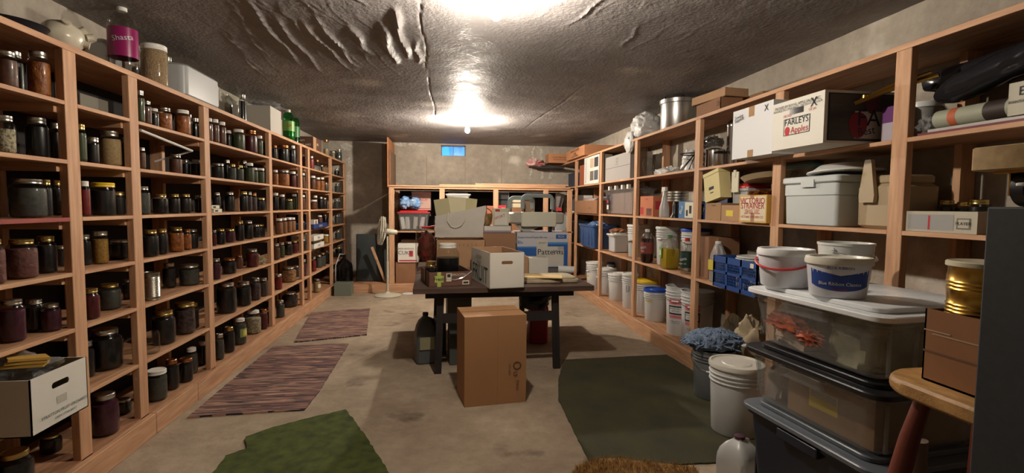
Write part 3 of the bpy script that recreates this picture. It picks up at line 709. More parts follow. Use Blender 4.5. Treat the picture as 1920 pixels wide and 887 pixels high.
# cardboard, clear jug and blue crate right of post 1305
Rcarton('cardboard_box', 'tall plain brown box standing beside clear water jug', 'box', 1313, 1347, 445, Z3, card2, X=2.34, depth=.2)
x, y, r, h = spot(1327, 1360, 452, Z3, X=2.31)
jug('clear water jug with white cap and yellow label beside crate', (x-.0, y-.035, Z3+.001), 2*r*.8, h, glassy('cloudy_jug', (.82, .84, .84), rough=.2, body=.25), whitep, -PI/2, mat('jug_liquid', '70756c', .3), name='water_jug', labelm=mat('yellow_label', 'c7b33a', .6))
bc = mat('blue_crate_plastic', '1d4688', .45)
ya, yb = at(1338, 480, X=2.17).y, at(1420, 500, X=2.17).y
cw, cd, ch = abs(ya-yb), .36, .25
t = thing('folding_crate', 'blue folding plastic crate with lattice sides holding white lids', 'crate', (2.17+cd/2, (ya+yb)/2, Z3+.001), -PI/2)
for f, nm in (('F', 'front_panel'), ('B', 'rear_panel'), ('L', 'end_panel'), ('R', 'end_panel')):
    o, r_, u_, W_, H_ = face_frame(f, cw, cd, ch); o = Vector(o); r_ = Vector(r_); u_ = Vector(u_); n_ = r_.cross(u_)
    b = MB(); MM = Matrix((( r_.x, -n_.x, 0, o.x), (r_.y, -n_.y, 0, o.y), (0, 0, 1, o.z), (0, 0, 0, 1)))
    for z0, z1 in ((0, .03), (.115, .135), (ch-.05, ch)): b.box((0, 0, z0), (W_, .014, z1), bc, MM)
    for q in (0, .33, .66, 1): b.box((max(0, q*W_-.01), 0, 0), (min(W_, q*W_+.012), .012, ch), bc, MM)
    nn = int(W_/.022)
    for i in range(nn): b.box((i*W_/nn, .004, .03), (i*W_/nn+.004, .008, ch-.05), bc, MM)
    for i in range(9): b.box((0, .005, .03+i*.022), (W_, .008, .033+i*.022), bc, MM)
    if f == 'F': b.box((W_*.93-.04, -.002, ch-.045), (W_*.93, 0, ch-.012), paper, MM)
    b.build(nm, t)
MB().box((-cw/2+.01, -cd/2+.01, 0), (cw/2-.01, cd/2-.01, .006), bc).build('base', t)
lt = thing('lid_stack', 'stack of white plastic lids in top of the blue crate', 'lids', (2.17+cd/2, (ya+yb)/2+.02, Z3+.2))
for i in range(4): MB().lathe([(.115, i*.018), (.127, i*.018+.002), (.128, i*.018+.012), (.12, i*.018+.015), (.11, i*.018+.008), (0, i*.018+.008)], whitep, 30).build('lid', lt, loc=(.004*math.sin(i*2), .006*math.cos(i*3), 0))
crumple('wrapped_bundle', 'white wrapped packages lying inside the blue crate', 'bundle', (2.17+cd/2, (ya+yb)/2, Z3+.012), (.13, .16, .14), mat('wrap_paper', 'aab0ba', .6, col2='566080', vscale=12), amp=.2, seed=4, flat=.2)
# sacks in the shadows on the bottom shelf
crumple('paper_sack', 'cream paper sack with folded top standing behind tall bucket', 'sack', (2.42, 3.62, .141), (.14, .15, .26), mat('sack_paper', 'b8a88a', .8, col2='8f8068', vscale=5), amp=.3, seed=12, flat=.6)
crumple('paper_sack', 'dark tan sack slumped deep on the bottom right shelf', 'sack', (2.48, 3.95, .141), (.14, .14, .22), mat('old_sack', '6a5a3c', .85, col2='3c3428', vscale=5), amp=.3, seed=14, flat=.6)
# ---------------- eye level shelf (1.345) ----------------
Z2 = 1.345
t = Rcarton('cardboard_box', 'white box of bottles with red lettering in far right corner', 'box', 1057, 1080, 367, Z2, white_card, X=2.26, depth=.3, texts=[('F', 'RED', .3, .6, .09, inkred), ('F', 'HOT', .3, .3, .07, ink)], decals=[('F', .6, .08, .95, .92, mat('print_grey', '54565c', .7))])
Rcarton('cardboard_box', 'low brown box with magazines on top, far right shelf', 'box', 1079, 1124, 376, Z2, card2, X=2.20, depth=.36, texts=[('F', 'THIS SIDE UP', .7, .4, .03, ink)])
t = thing('magazine_stack', 'loose pile of magazines on the low brown box', 'magazines', (2.37, 7.65, at(1101.5, 376, X=2.2).z+.004), .1)
for i, c_ in enumerate(('c8c4c0', '8c3030', 'd8d8d8', '4a4a58')): MB().box((-.11, -.28, i*.009), (.12, .28, i*.009+.008), mat('magazine_%s' % c_, c_, .4)).build('magazine', t, rz=.05*(i-2))
# clear tote with toys
x0, x1 = 6.925, 5.735
t = tote('storage_tote', 'large clear tote with white clips and a small barcode label', 'tote', (2.40, (x0+x1)/2, Z2+.001), -PI/2, abs(x0-x1)-.05, .28, .36, clearp, lidm=clearp, taper=.86)
b = MB(); b.box((-.44, -.144, .14), (-.36, -.142, .27), navy).box((-.43, -.145, .16), (-.37, -.144, .2), redp).box((-.43, -.145, .07), (-.36, -.143, .13), whitep); b.build('label_sticker', t)
for q in (-.3, -.05, .2, .4): MB().box((q-.03, -.165, .33), (q+.03, -.13, .385), whitep).build('clip', t)
carton('cardboard_box', 'pinkish cardboard box packed inside the large clear tote', 'box', (2.40, (x0+x1)/2, Z2+.018), -PI/2, .8, .19, .27, mat('pink_card', 'a58a80', .8))
# red patterned box
redpk = mat('terracotta_card', 'b8704c', .8)
Rcarton('cardboard_box', 'orange cardboard box printed with red triangles', 'box', 1201, 1225, 368, Z2, redpk, X=2.26, depth=.26, texts=[('F', 'M M M', .5, .85, .03, inkred), ('F', 'FRAGILE', .8, .3, .02, ink)],
        decals=[('F', .02, .1, .28, .45, inkred), ('F', .5, .05, .9, .4, mat('brown_print', '6a4030', .8)), ('R', .1, .35, .7, .75, inkred)])
x, y, r, h = spot(1237, 1257, 348, Z2, X=2.29)
t = thing('spray_bottle', 'white spray bottle with trigger head beside orange box', 'bottle', (x, y, Z2+.001), -PI/2)
MB().lathe([(0, 0), (r*.9, 0), (r, .01), (r*.95, h*.3), (r*.62, h*.5), (r*.55, h*.62), (r*.33, h*.72), (r*.3, h*.76)], milky, 20).build('bottle_body', t)
MB().box((-r*.9, -.014, h*.82), (r*.6, .014, h*.95), whitep).box((-r*.25, -.016, h*.74), (r*.25, .016, h*.84), whitep).tube([(-r*.6, 0, h*.82), (-r*.8, 0, h*.72), (-r*.6, 0, h*.66)], .006, whitep).build('trigger_head', t)
x, y, r, h = spot(1259, 1273, 378, Z2, X=2.28)
t = thing('horn', 'slim black plastic horn standing mouth down', 'horn', (x, y, Z2+.001))
MB().lathe([(r*1.3, 0), (r*1.3, .01), (r*.9, .03), (r*.7, h*.3), (r*.75, h*.7), (r*.6, h*.9), (r*.4, h), (0, h)], black, 20).build('horn_body', t)
x, y, r, h = spot(1264, 1301, 364, Z2, X=2.46)
t = thing('ring_stack', 'stack of silver jar ring packs on blue box', 'rings', (2.38, y-.03, Z2+.165))
for i in range(4): MB().lathe([(.1, i*.028), (.105, i*.028+.002), (.105, i*.028+.02), (.1, i*.028+.023), (.09, i*.028+.024), (0, i*.028+.024)], lidsilver, 26).build('tin_ring', t)
bb = mat('blue_print_card', '2b6ca0', .6)
Rcarton('jar_box', 'blue and white canning jar box below silver rings', 'box', 1273, 1302, 374, Z2, bb, X=2.25, depth=.18, h=.162, texts=[('F', 'Ball', .2, .5, .06, paper, 60)], decals=[('F', .42, .05, .95, .95, paper), ('F', .5, .15, .62, .5, ink), ('F', .7, .3, .85, .75, ink)])
Rcarton('jar_box', 'blue canning jar box peeking out right of post', 'box', 1314, 1323, 380, Z2, mat('deep_blue_card', '1e4a8c', .6), X=2.30, depth=.1, texts=[('F', 'Ball', .5, .5, .05, paper, 60)])
Rcarton('cardboard_box', 'small plain brown box with rounded top, left of noted box', 'box', 1323, 1352, 378, Z2, card3, X=2.24, depth=.22, h=.145, texts=[('F', 'VITAMIX', .55, .85, .018, ink)])
crm = mat('cream_card', 'd0c48e', .75)
p = at(1332, 375, X=2.20)
t = thing('document_box', 'tilted cream file box leaning against the post', 'box', (2.27, p.y-.0, Z2+.17), -PI/2)
b = MB(); MT = Matrix.Rotation(math.radians(-11), 4, 'Y')
b.box((-.12, -.05, 0), (.12, .05, .235), crm, MT).box((-.045, -.0515, .09), (.03, -.05, .115), ink, MT).box((-.03, -.0515, .06), (.02, -.05, .068), ink, MT); b.build('box_body', t)
MB().box((-.123, -.054, .215), (.123, .054, .245), crm, MT).build('box_lid', t)
Rcarton('cardboard_box', 'small brown box with yellow sticker under clear container', 'box', 1353, 1386, 385, Z2, card, X=2.23, depth=.22, decals=[('F', .28, .3, .68, .68, mat('yellow_note', 'd8c440', .7))])
y0, y1 = Rrange(1349, 1387, 360, 2.24); ztop = at(1368, 385, X=2.23).z
t = tote('storage_tub', 'clear plastic tub with red lid and white clip', 'tub', (2.40, (y0+y1)/2-.03, ztop+.004), -PI/2, abs(y0-y1)*.8, .20, .17, milky, lidm=redp, ribs=False, handles=False, lid_over=.008)
MB().box((-.06, -.125, .1), (.03, -.117, .26), paper).box((-.03, -.13, .22), (0, -.12, .275), paper).build('paper_tag', t)
carton('cardboard_box', 'royal blue box behind the tilted cream box', 'box', (2.50, at(1362, 340, X=2.5).y, Z2+.001), -PI/2, .24, .11, .30, mat('royal_blue_card', '1b3c8c', .6))
vy = mat('victorio_yellow', 'c9a04a', .7)
ov = MB()
t = Rcarton('strainer_box', 'yellow and cream printed kitchen strainer box with old tape', 'box', 1387, 1440, 366, Z2, vy, X=2.20, depth=.22,
            decals=[('F', .05, .06, .97, .95, mat('victorio_cream', 'd8ccb0', .75)), ('F', .45, .0, .58, .35, card3), ('F', .42, .88, .55, 1, card3)],
            texts=[('F', 'VICTORIO', .5, .78, .062, inkred), ('F', 'STRAINER', .5, .60, .062, inkred), ('F', 'APPLE SAUCE   TOMATO', .5, .45, .016, inkred), ('F', 'BABY FOOD    JUICES', .5, .39, .016, inkred), ('F', 'GRAPE   BERRY   PUMPKIN', .5, .33, .016, inkred), ('F', 'VICTORIO KITCHEN CO.', .5, .2, .024, inkred)])
t = thing('serving_tray', 'round tan tray lying tilted on the strainer box', 'tray', (2.40, at(1430, 345, X=2.35).y, at(1412, 366, X=2.2).z+.12), 0)
MB().lathe([(0, 0), (.16, 0), (.19, .03), (.195, .03), (.165, -.006), (0, -.006)], tanp, 32, Matrix.Rotation(math.radians(-8), 4, 'X')).build('tray_body', t)
crumple('foil_packet', 'shiny copper foil packet under the tan tray', 'packet', (2.33, at(1424, 358, X=2.3).y, at(1412, 366, X=2.2).z+.006), (.09, .1, .022), mat('copper_foil', 'a86a40', .25, .8), seed=22, amp=.5)
# bay nearest: white storage chest, cooler, bowl
x0, x1 = Rrange(1468, 1567, 340, 2.20)
hz = at(1515, 331, X=2.2).z-Z2
t = thing('storage_chest', 'pale grey plastic storage chest with latching lid', 'chest', (2.20+.2, (x0+x1)/2, Z2+.001), -PI/2); w_ = abs(x0-x1)
lg = mat('light_grey_plastic', 'b9c0c0', .45)
MB().rbox((-w_/2+.01, -.18, 0), (w_/2-.01, .18, hz*.62), lg, .02, top=(1.03, 1.03)).rbox((-w_/2, -.19, hz*.6), (w_/2, .19, hz*.86), lg, .02).build('chest_body', t)
MB().rbox((-w_/2-.015, -.2, hz*.86), (w_/2+.015, .2, hz), lg, .025).build('chest_lid', t)
MB().box((-.05, -.206, hz*.78), (.06, -.19, hz*.93), lg).build('latch', t)
t = tote('storage_tote', 'clear grey tote with teal lid behind pale grey chest', 'tote', (2.49, at(1530, 310, X=2.45).y+.19, Z2+.001), -PI/2, .34, .10, .43, clearp, lidm=mat('teal_lid', '567c7c', .4), handles=False, ribs=False, lid_over=.006)
ck = at(1600, 400, X=2.24)
y0, y1 = Rrange(1597, 1677, 400, 2.275)
t = thing('picnic_cooler', 'tan plastic picnic cooler with raised swing handle', 'cooler', (2.465, (y0+y1)/2-.005, Z2+.001), -PI/2); w_ = abs(y0-y1)*1.0
MB().rbox((-w_/2, -.18, 0), (w_/2, .08, .24), tanp, .05, n=6, top=(1.02, 1.02)).build('cooler_body', t)
MB().rbox((-w_/2+.01, -.17, .24), (w_/2-.01, .07, .285), tanp, .05, n=6).build('cooler_lid', t)
MB().prism([(-.045, .14), (.045, .14), (.05, .18), (.022, .36), (.018, .37), (-.018, .37), (-.022, .36), (-.05, .18)], 0, .022, tanp, Matrix.Translation((-.03, -.188, .0)) @ Matrix(((1, 0, 0, 0), (0, 0, 1, -.02), (0, 1, 0, 0), (0, 0, 0, 1)))).build('swing_handle', t)
t = thing('wash_basin', 'white enamel basin upside down over chest and cooler', 'basin', (2.36, at(1585, 320, X=2.36).y, Z2+.318), 0)
MB().lathe([(.195, .0), (.2, .004), (.196, .012), (.17, .02), (.13, .05), (0, .055)], whitep, 40, Matrix.Rotation(math.radians(-3), 4, 'X')).build('basin_body', t)
# ---------------- 1.80 shelf ----------------
Z1 = 1.80
Rcarton('document_box', 'small navy box in far corner above loose boards', 'box', 1066, 1079, 325, Z1, navy, X=2.36, depth=.2)
Rcarton('cardboard_box', 'narrow rust brown box left of picture printed box', 'box', 1087, 1096, 310, Z1, mat('rust_card', '8a4a2c', .8), X=2.26, depth=.2)
Rcarton('appliance_box', 'white box with blue title and four product pictures', 'box', 1096, 1124, 293, Z1, white_card, X=2.22, depth=.2, texts=[('F', 'WelcherRocker', .13, .5, .065, inkblue, 90), ('F', 'KITCHEN TOOL', .3, .45, .03, ink, 90)],
        decals=[('F', .42, .58, .66, .92, mat('photo_tan', 'b8a088', .6)), ('F', .7, .58, .95, .92, mat('photo_dark', '38383c', .6)), ('F', .42, .12, .66, .46, mat('photo_brown', '6a6058', .6)), ('F', .7, .12, .95, .46, mat('photo_grey', '50545c', .6))])
Rcarton('storage_box', 'grey white lidded box with round emblem on front', 'box', 1136, 1182, 290, Z1, mat('grey_card', '9c9894', .75), X=2.27, depth=.32, decals=[('F', .0, .52, 1, .54, mat('grey_line', '6c6864', .8))], texts=[('F', 'O', .5, .78, .10, mat('grey_line', '6c6864', .8)), ('F', 'BANKERS', .5, .63, .025, mat('grey_line', '6c6864', .8))])
x, y, r, h = spot(1204, 1230, 294, Z1, X=2.40)
t = thing('glass_pitcher', 'clear cut glass pitcher on upper right shelf', 'pitcher', (x, y, Z1+.001))
MB().shell([(0, .004), (r*.55, 0), (r*.7, .02), (r*.6, .05), (r*.85, h*.4), (r, h*.7), (r*.8, h*.9), (r*.95, h)], glass, 22).build('glass_body', t)
MB().tube([(0, -r*.8, h*.85), (0, -r*1.4, h*.8), (0, -r*1.5, h*.5), (0, -r*.9, h*.3)], .008, glass).build('handle', t)
crumple('plastic_bag', 'limp white plastic bag trailing along upper right shelf', 'bag', (2.36, at(1256, 318, X=2.36).y+.06, Z1+.001), (.09, .24, .05), whitefilm, amp=.5, seed=31)
crumple('plastic_bag', 'white knotted plastic bag standing against the post', 'bag', (2.42, at(1284, 300, X=2.36).y-.03, Z1+.001), (.09, .11, .15), whitefilm, amp=.3, seed=33)
t = thing('wire_strainer', 'black wire strainer frame hooked near white bag', 'strainer', (2.32, at(1294, 300, X=2.3).y, Z1+.006))
b = MB()
for q in range(5): b.tube([(.1*math.cos(q), -.1+.04*q, .0), (.02*q, -.06+.03*q, .15+.01*q), (.08, .1, .16)], .004, black, 6)
b.tube([(.11*math.cos(a*.5), .11*math.sin(a*.5), .15) for a in range(13)], .006, black, 6); b.build('wire_frame', t)
# pots
def pot(label, px0, px1, py, level, X, m, handles=True, lid=True, group=None, hfac=1):
    x, y, r, h = spot(px0, px1, py, level, X=X); h = min(h*hfac, .425)
    t = thing('cooking_pot', label, 'pot', (x, y, level+.001), 0, group)
    MB().lathe([(0, .003), (r*.93, 0), (r*.97, .01), (r*.97, h*.84), (r, h*.85), (r, h*.88), (r*.94, h*.88), (r*.93, .01), (0, .01)], m, 36).build('pot_body', t)
    if lid:
        MB().lathe([(r*1.01, h*.86), (r*1.02, h*.9), (r*.9, h*.94), (r*.5, h*.98), (0, h)], m, 36).build('pot_lid', t)
    if handles:
        for s_ in (-1, 1): MB().tube([(-.05, s_*r*.95, h*.72), (-.04, s_*(r+.035), h*.74), (.04, s_*(r+.035), h*.74), (.05, s_*r*.95, h*.72)], .009, black, 8).build('side_handle', t)
    return t
pot('low dark steel pan with black handles on upper shelf', 1322, 1360, 278, Z1, 2.38, steel)
crumple('plastic_bag', 'crinkled dark clear bag heaped over the steel pan', 'bag', (2.375, at(1334, 280, X=2.36).y, Z1+.19), (.07, .10, .06), glassy('dark_film', (.5, .5, .5), rough=.1, body=.3, bodycol=(.06, .06, .07)), amp=.6, seed=5)
pot('tall narrow polished steel urn left of white box', 1364, 1386, 205, Z1, 2.50, steel, handles=False)
bA, bB = at(1372, 300, Z=Z1), at(1440, 288, Z=Z1)
b0 = at(1406, 292, Z=Z1)
print('white box', bA, bB, 'farley', at(1447, 284, Z=Z1), at(1542, 268, Z=Z1), at(1640, 262, Z=Z1))
hh = at(1374, 211, X=bA.x).z-Z1
t = carton('cardboard_box', 'white taped box with handwriting, jutting out beside apple box', 'box', (bA.x+.17, (bA.y+bB.y)/2, Z1+.001), -PI/2, abs(bA.y-bB.y), .34, hh, mat('bright_white_card', 'd2d4d6', .7), tape=card3,
           texts=[('F', 'Sewing', .17, .86, .035, ink, 6), ('F', 'Supplies', .18, .80, .035, ink, 6), ('F', 'X', .85, .88, .06, ink)], decals=[('F', .42, .8, .56, 1, card3), ('F', .42, 0, .56, .14, card3)])
fA, fB = at(1447, 284, Z=Z1), at(1542, 268, Z=Z1)
X0 = (fA.x+fB.x)/2
hh = at(1541, 170, X=X0).z-Z1
fw = abs(fA.y-fB.y)
wd = mat('wood_print', '56524e', .8, col2='26242a', vscale=9, stretch=(1, .15, 1)); wdp = mat('dark_print', '26262b', .8)
t = carton('apple_box', 'white apple box with red apple label and wood grain side', 'box', (X0+.25, (fA.y+fB.y)/2, Z1+.001), -PI/2, fw, .50, hh, white_card, open_=False,
           texts=[('F', 'FARLEYS', .505, .535, .052, ink), ('F', 'Apples', .57, .36, .052, inkred), ('F', 'PACKED BY ROYAL APPLE SALES, INC.', .5, .88, .022, ink), ('F', 'SANTAQUIN, UTAH 84655 - PRODUCE OF U.S.A.', .5, .82, .02, ink), ('F', '138 SIZE', .32, .68, .02, inkred), ('F', 'US #1', .8, .7, .022, inkred), ('F', 'X', .82, .82, .07, ink),
                  ('R', 'FARL', .66, .48, .125, ink), ('R', 'Best', .5, .24, .06, ink, 10)],
           decals=[('F', .25, .27, .76, .62, ink), ('F', .265, .285, .745, .605, white_card), ('R', .04, .05, .99, .95, wdp), ('R', .06, .07, .98, .93, wd), ('R', .36, .1, .96, .62, mat('print_cream', 'b5ada0', .8))])
t_apple = t
def apple(b, c, r, m, plane):
    pts = []
    for i in range(20):
        a = 2*PI*i/20; k = r*(1-.12*math.cos(2*a)+.05*math.sin(3*a)); pts.append((k*math.cos(a), k*math.sin(a)))
    if plane == 'F': b.quad([(c[0]+x, -.2525, c[1]+y) for x, y in pts], m)
    else: b.quad([(fw/2+.0035, c[0]+x, c[1]+y) for x, y in pts], m)
b = MB(); apple(b, (-fw*.17, hh*.36), .024, inkred, 'F'); b.build('apple_picture', t, label='red apple on front label'); b = MB(); apple(b, (-.05, hh*.36), .062, mat('apple_print', '7a1c28', .7), 'R'); b.build('apple_picture', t, label='large dark red apple on side'); b = MB(); apple(b, (.03, hh*.78), .05, mat('apple_print2', '5a2430', .7), 'R'); b.build('apple_picture', t, label='upper dark red apple on side'); b = MB(); apple(b, (.21, hh*.3), .03, mat('apple_print', '7a1c28', .7), 'R')
b.build('apple_picture', t, label='small red apple on side'); MB().rbox((-.055, -.2535, hh*.69), (.055, -.2525, hh*.69+.032), black, .0001).build('hand_hole', t)
# tongs / brass tool and purple packet
t = thing('folding_tool', 'long brassy metal tool lying across shelf beside apple box', 'tool', (2.29, 2.30, 2.075), 0)
MB().tube([(-.15, .095, -.07), (0, 0, 0), (.08, -.15, .028)], .012, gold, 8).tube([(-.12, .09, -.05), (0, 0, .02), (.07, -.12, .05)], .008, gold, 8).lathe([(.018, -.008), (.018, .008)], gold, 14, Matrix.Translation((-.10, .08, -.035))).build('tool_arm', t)
p = at(1667, 230, X=2.30)
Rcarton('packet', 'upright packet, purple top and pale bottom, beside near post', 'packet', 1655, 1684, 200, Z1, mat('pale_lilac', 'a8a0ac', .6), X=2.29, depth=.07, decals=[('F', 0, .55, 1, 1, mat('purple_print', '5c2064', .6))])
# nearest bay above: rolls in black plastic, tube, flat parcels
blk = glassy('black_film', (.12, .12, .13), rough=.12, body=.75, bodycol=(.02, .02, .024))
def sack(label, p0, p1, r, m, seed=1, name='wrapped_roll', cat='roll'):
    a, c = Vector(p0), Vector(p1); d = c-a; n = 14; b = MB(); vs = []; fs = []; k = 16
    up = Vector((0, 0, 1)); sx = d.cross(up).normalized(); uz = sx.cross(d).normalized()
    for i in range(n+1):
        t_ = i/n; q = a+d*t_; rr = r*(min(1, math.sin(PI*min(max(t_, .03), .97))*3)**.5)
        for j in range(k):
            an = 2*PI*j/k; w = rr*(1+.18*noise.noise(Vector((math.cos(an)*1.5+seed, math.sin(an)*1.5, t_*5))))
            vs.append(tuple(q-a+(sx*math.cos(an)+uz*math.sin(an))*w))
    for i in range(n):
        for j in range(k): fs.append((i*k+j, i*k+(j+1) % k, (i+1)*k+(j+1) % k, (i+1)*k+j))
    fs.append(tuple(range(k-1, -1, -1))); fs.append(tuple(range(n*k, n*k+k))); b.add(vs, fs, m)
    o = b.build(name, loc=a); return tag(o, label, cat)
sack('long roll in shiny black plastic, slanting up over the tube', (2.35, 2.12, Z1+.19), (2.34, 1.60, Z1+.31), .065, blk, 2)
sack('black plastic wrapped roll lying behind the near post', (2.50, 2.33, Z1+.30), (2.49, 1.70, Z1+.33), .06, blk, 5)
tb = mat('tube_green_white', '9c9f8c', .6)
t = thing('poster_tube', 'pale tube with orange band and dark end label', 'tube', (2.31, 1.86, Z1+.073), 0)
MB().tube([(0, .22, 0), (0, -.1, 0)], .042, tb, 20).build('tube_body', t)
MB().tube([(0, .15, 0), (0, .115, 0)], .0428, mat('orange_band', 'b8603c', .6), 20).build('printed_band', t, label='orange band')
MB().tube([(0, .0, 0), (0, -.085, 0)], .0428, mat('dark_band', '30241e', .6), 20).build('printed_band', t, label='dark printed band')
crumple('plastic_bag', 'small clear bag twisted at end of pale tube', 'bag', (2.31, 2.145, Z1+.03), (.04, .04, .045), film, amp=.6, seed=9)
t = thing('flat_parcel', 'flat silver and white parcels with red stripe under tube', 'parcel', (2.38, 1.85, Z1+.001), 0)
MB().box((-.13, -.28, 0), (.13, .28, .012), mat('parcel_red', '6c2430', .6)).box((-.12, -.27, .012), (.13, .24, .026), mat('parcel_silver', 'b0aea8', .35)).build('parcel_body', t)
bucket('white plastic canister in shadow behind near post', (2.46, 2.30, Z1+.001), .075, .2, mat('canister', '8c8c88', .5), whitep, bail=False, rib=False, name='canister', cat='canister')
Rcarton('cardboard_box', 'white printed box at the right end of upper shelf', 'box', 1893, 1945, 152, Z1+.028, mat('offwhite_card', 'b8b4a4', .75), X=2.25, depth=.1, texts=[('F', 'insecticide', .45, .42, .03, ink), ('F', 'E', .5, .7, .05, ink)])
t = carton('cardboard_box', 'small silver edged box on black roll, top right', 'box', (2.36, 1.60, Z1+.385), -PI/2, .12, .1, .045, mat('silver_card', '8a887c', .4))
# shelf 1.345 nearest: dvd player box with jars on it
t = Rcarton('player_box', 'long shrink wrapped cream box under dark jars', 'box', 1700, 1834, 397, Z2, mat('cream_box', 'b0aa98', .5), X=2.245, depth=.20, decals=[('F', .03, .12, .7, .85, mat('silver_pic', '9a9a98', .35)), ('F', .34, .12, .37, .8, inkred), ('F', .74, .2, .92, .7, mat('print_g', '6c685c', .6)), ('F', .76, .26, .90, .64, mat('cream_box', 'b0aa98', .5))], texts=[('F', 'PLAYER', .83, .45, .02, ink)])
zt = at(1770, 397, X=2.245).z
for i, (c_, rr) in enumerate(((1768, .05), (1792, .04), (1824, .05))):
    p = at(c_, 380, X=2.508); rr = (.036, .034, .044)[i]; hj = at(c_, (376, 379, 375)[i], X=2.508).z-Z2
    jar('dark jar with gold lid, %s of three on cream box' % ('left', 'middle', 'right')[i], 2.508, p.y+(-.022, -.04, -.03)[i], Z2, rr, hj, 'jar', 'black', 'gold', group='dark jars behind the cream box')
# ---------------- top of the right shelving ----------------
ZT = 2.26
x, y, r, h = spot(1236, 1308, 178, ZT, X=2.43)
r = min(r, .19); h = min(h, .35)
t = thing('pressure_canner', 'large aluminium pressure canner on top of right shelves', 'canner', (2.445, y+.02, ZT+.001))
MB().lathe([(0, .004), (r*.92, 0), (r*.95, .01), (r*.95, h*.78), (r, h*.79), (r, h*.84), (0, h*.84)], alu, 40).build('pot_body', t)
MB().lathe([(r*1.02, h*.8), (r*1.03, h*.9), (r*.95, h*.93), (r*.6, h*.99), (0, h)], alu, 40).build('pot_lid', t)
for a in range(6):
    an = a*PI/3+.3; MB().lathe([(.012, 0), (.014, .01), (.008, .02), (0, .022)], black, 10, Matrix.Translation((r*.97*math.cos(an), r*.97*math.sin(an), h*.9))).build('clamp_knob', t)
x, y, r, h = spot(1190, 1238, 196, ZT, X=2.40)
bucket('pale bucket inside crinkled plastic bag, top right shelf', (2.42, y, ZT+.001), min(r*.85, .15), .27, mat('ivory_plastic', 'c8c2b4', .5), whitep, bail=False)
o = MB().blob((0, 0, .14), (.185, .2, .17), whitefilm, .16, 4, 41, 40, 26, .8).blob((-.17, .12, -.03), (.05, .12, .13), whitefilm, .2, 3, 44, 24, 16).build('plastic_bag', loc=(2.40, y, ZT+.012)); tag(o, 'milky plastic bag pulled over bucket, hanging past shelf edge', 'bag')
y0, y1 = Rrange(1272, 1330, 215, 2.22)
carton('cardboard_tray', 'open brown cardboard tray in front of the pressure canner', 'tray', (2.22+.12, (y0+y1)/2-.22, ZT+.001), -PI/2, abs(y0-y1)*.7, .20, .10, card2, open_=True, texts=[('F', '25', .93, .5, .05, ink)])
carton('cardboard_box', 'long flat cardboard box lying behind open tray', 'box', (2.57, at(1345, 200, X=2.4).y-.22, ZT+.001), -PI/2, .55, .14, .12, card3)
carton('cardboard_tray', 'small shallow tray resting tilted across open tray', 'tray', (2.35, (y0+y1)/2-.2, ZT+.106), -PI/2+.12, .46, .22, .07, card, open_=True)
# far end
y0, y1 = Rrange(1062, 1096, 280, 2.16)
carton('cardboard_box', 'printed brown carton on top corner of right shelves', 'box', (2.16+.24, (y0+y1)/2, ZT+.001), -PI/2, abs(y0-y1), .48, .16, mat('orange_card', 'b07a54', .85), texts=[('F', 'FANCY FRUIT GROWERS', .5, .78, .05, ink), ('F', 'UTAH', .5, .45, .06, ink), ('F', 'PACKED AND SHIPPED', .5, .2, .04, ink)])
carton('cardboard_box', 'orange brown carton end turned towards back wall corner', 'box', (2.12, 9.3, ZT+.001), 0, .42, .3, .17, mat('orange_card', 'b07a54', .85), texts=[('F', 'UTAH PEACHES', .5, .6, .04, ink), ('F', 'GROWN IN UTAH', .5, .35, .03, ink)])
t = thing('storage_shelf_plank', 'dark plank jutting from right shelves at back wall', 'plank', (1.95, 9.35, 2.165)); MB().box((-.25, -.12, 0), (.28, .12, .035), mat('dark_plank', '2c2c30', .8)).build('plank_board', t)
crumple('holiday_fabric', 'red and white bunched holiday fabric on the dark plank', 'fabric', (1.68, 9.32, 2.202), (.15, .11, .09), mat('santa_cloth', 'b84a44', .8, col2='d8ccc8', vscale=12), amp=.6, seed=51)
# ---------------- foreground right ----------------
p = at(1330, 757, Z=0); print('gray bucket', p)
pg = at(1338, 655, Z=.37); pw = at(1381, 690, Z=.42); pj = at(1387, 820, Z=.26); print('POS', pg, pw, pj)
bucket('grey bucket by shelf post with mop head on top', (pg.x, pg.y, .011), .155, .37, mat('dark_grey_bucket', '6a6e70', .42), None, rz=-.6, bail=True, low=True)
o = MB()
bm = mat('mop_blue', '7d90aa', .9, col2='53647c', vscale=40, bump=1, bscale=60)
o.blob((0, 0, .05), (.2, .17, .085), bm, .25, 3, 2, 40, 24, .6)
random.seed(9)
for i in range(260):
    a = random.random()*2*PI; q = random.random()**.5; x, y = .19*q*math.cos(a), .16*q*math.sin(a); z = .05+.08*math.sqrt(max(0, 1-q*q))
    pts = [(x+.02*math.sin(k+i)+.05*k/3*math.cos(a), y+.02*math.cos(k*2+i)+.05*k/3*math.sin(a), z-.012*k+.012*math.sin(i+k)) for k in range(4)]
    o.tube(pts, .006, bm, 5)
t = o.build('mop_head', loc=(pg.x+.0, pg.y+.02, .385)); tag(t, 'fluffy blue grey mop head resting on grey bucket', 'mop head')
MB().tube([(0, 0, 0), (.1, -.1, .02)], .016, whitep, 10).build('mop_socket', t, loc=(.12, -.08, .03))
p = at(1385, 812, Z=0); print('white bucket', p)
t = bucket('tall white bucket with lid standing beside stacked totes', (pw.x, pw.y, .011), .165, .45, whiteb, mat('white_bucket_lid', 'd2d0c6', .35), bail=False, rib=True)
bucket('small white open pail on floor behind tall bucket', (2.09, 3.21, .011), .085, .33, whitep, None, bail=True)
p = at(1385, 880, Z=0); print('jug', p)
jug('cloudy empty gallon jug with maroon cap on floor', (pj.x, pj.y, .002), .175, .27, milky, mat('maroon_cap', '4c2c3c', .5), .4)
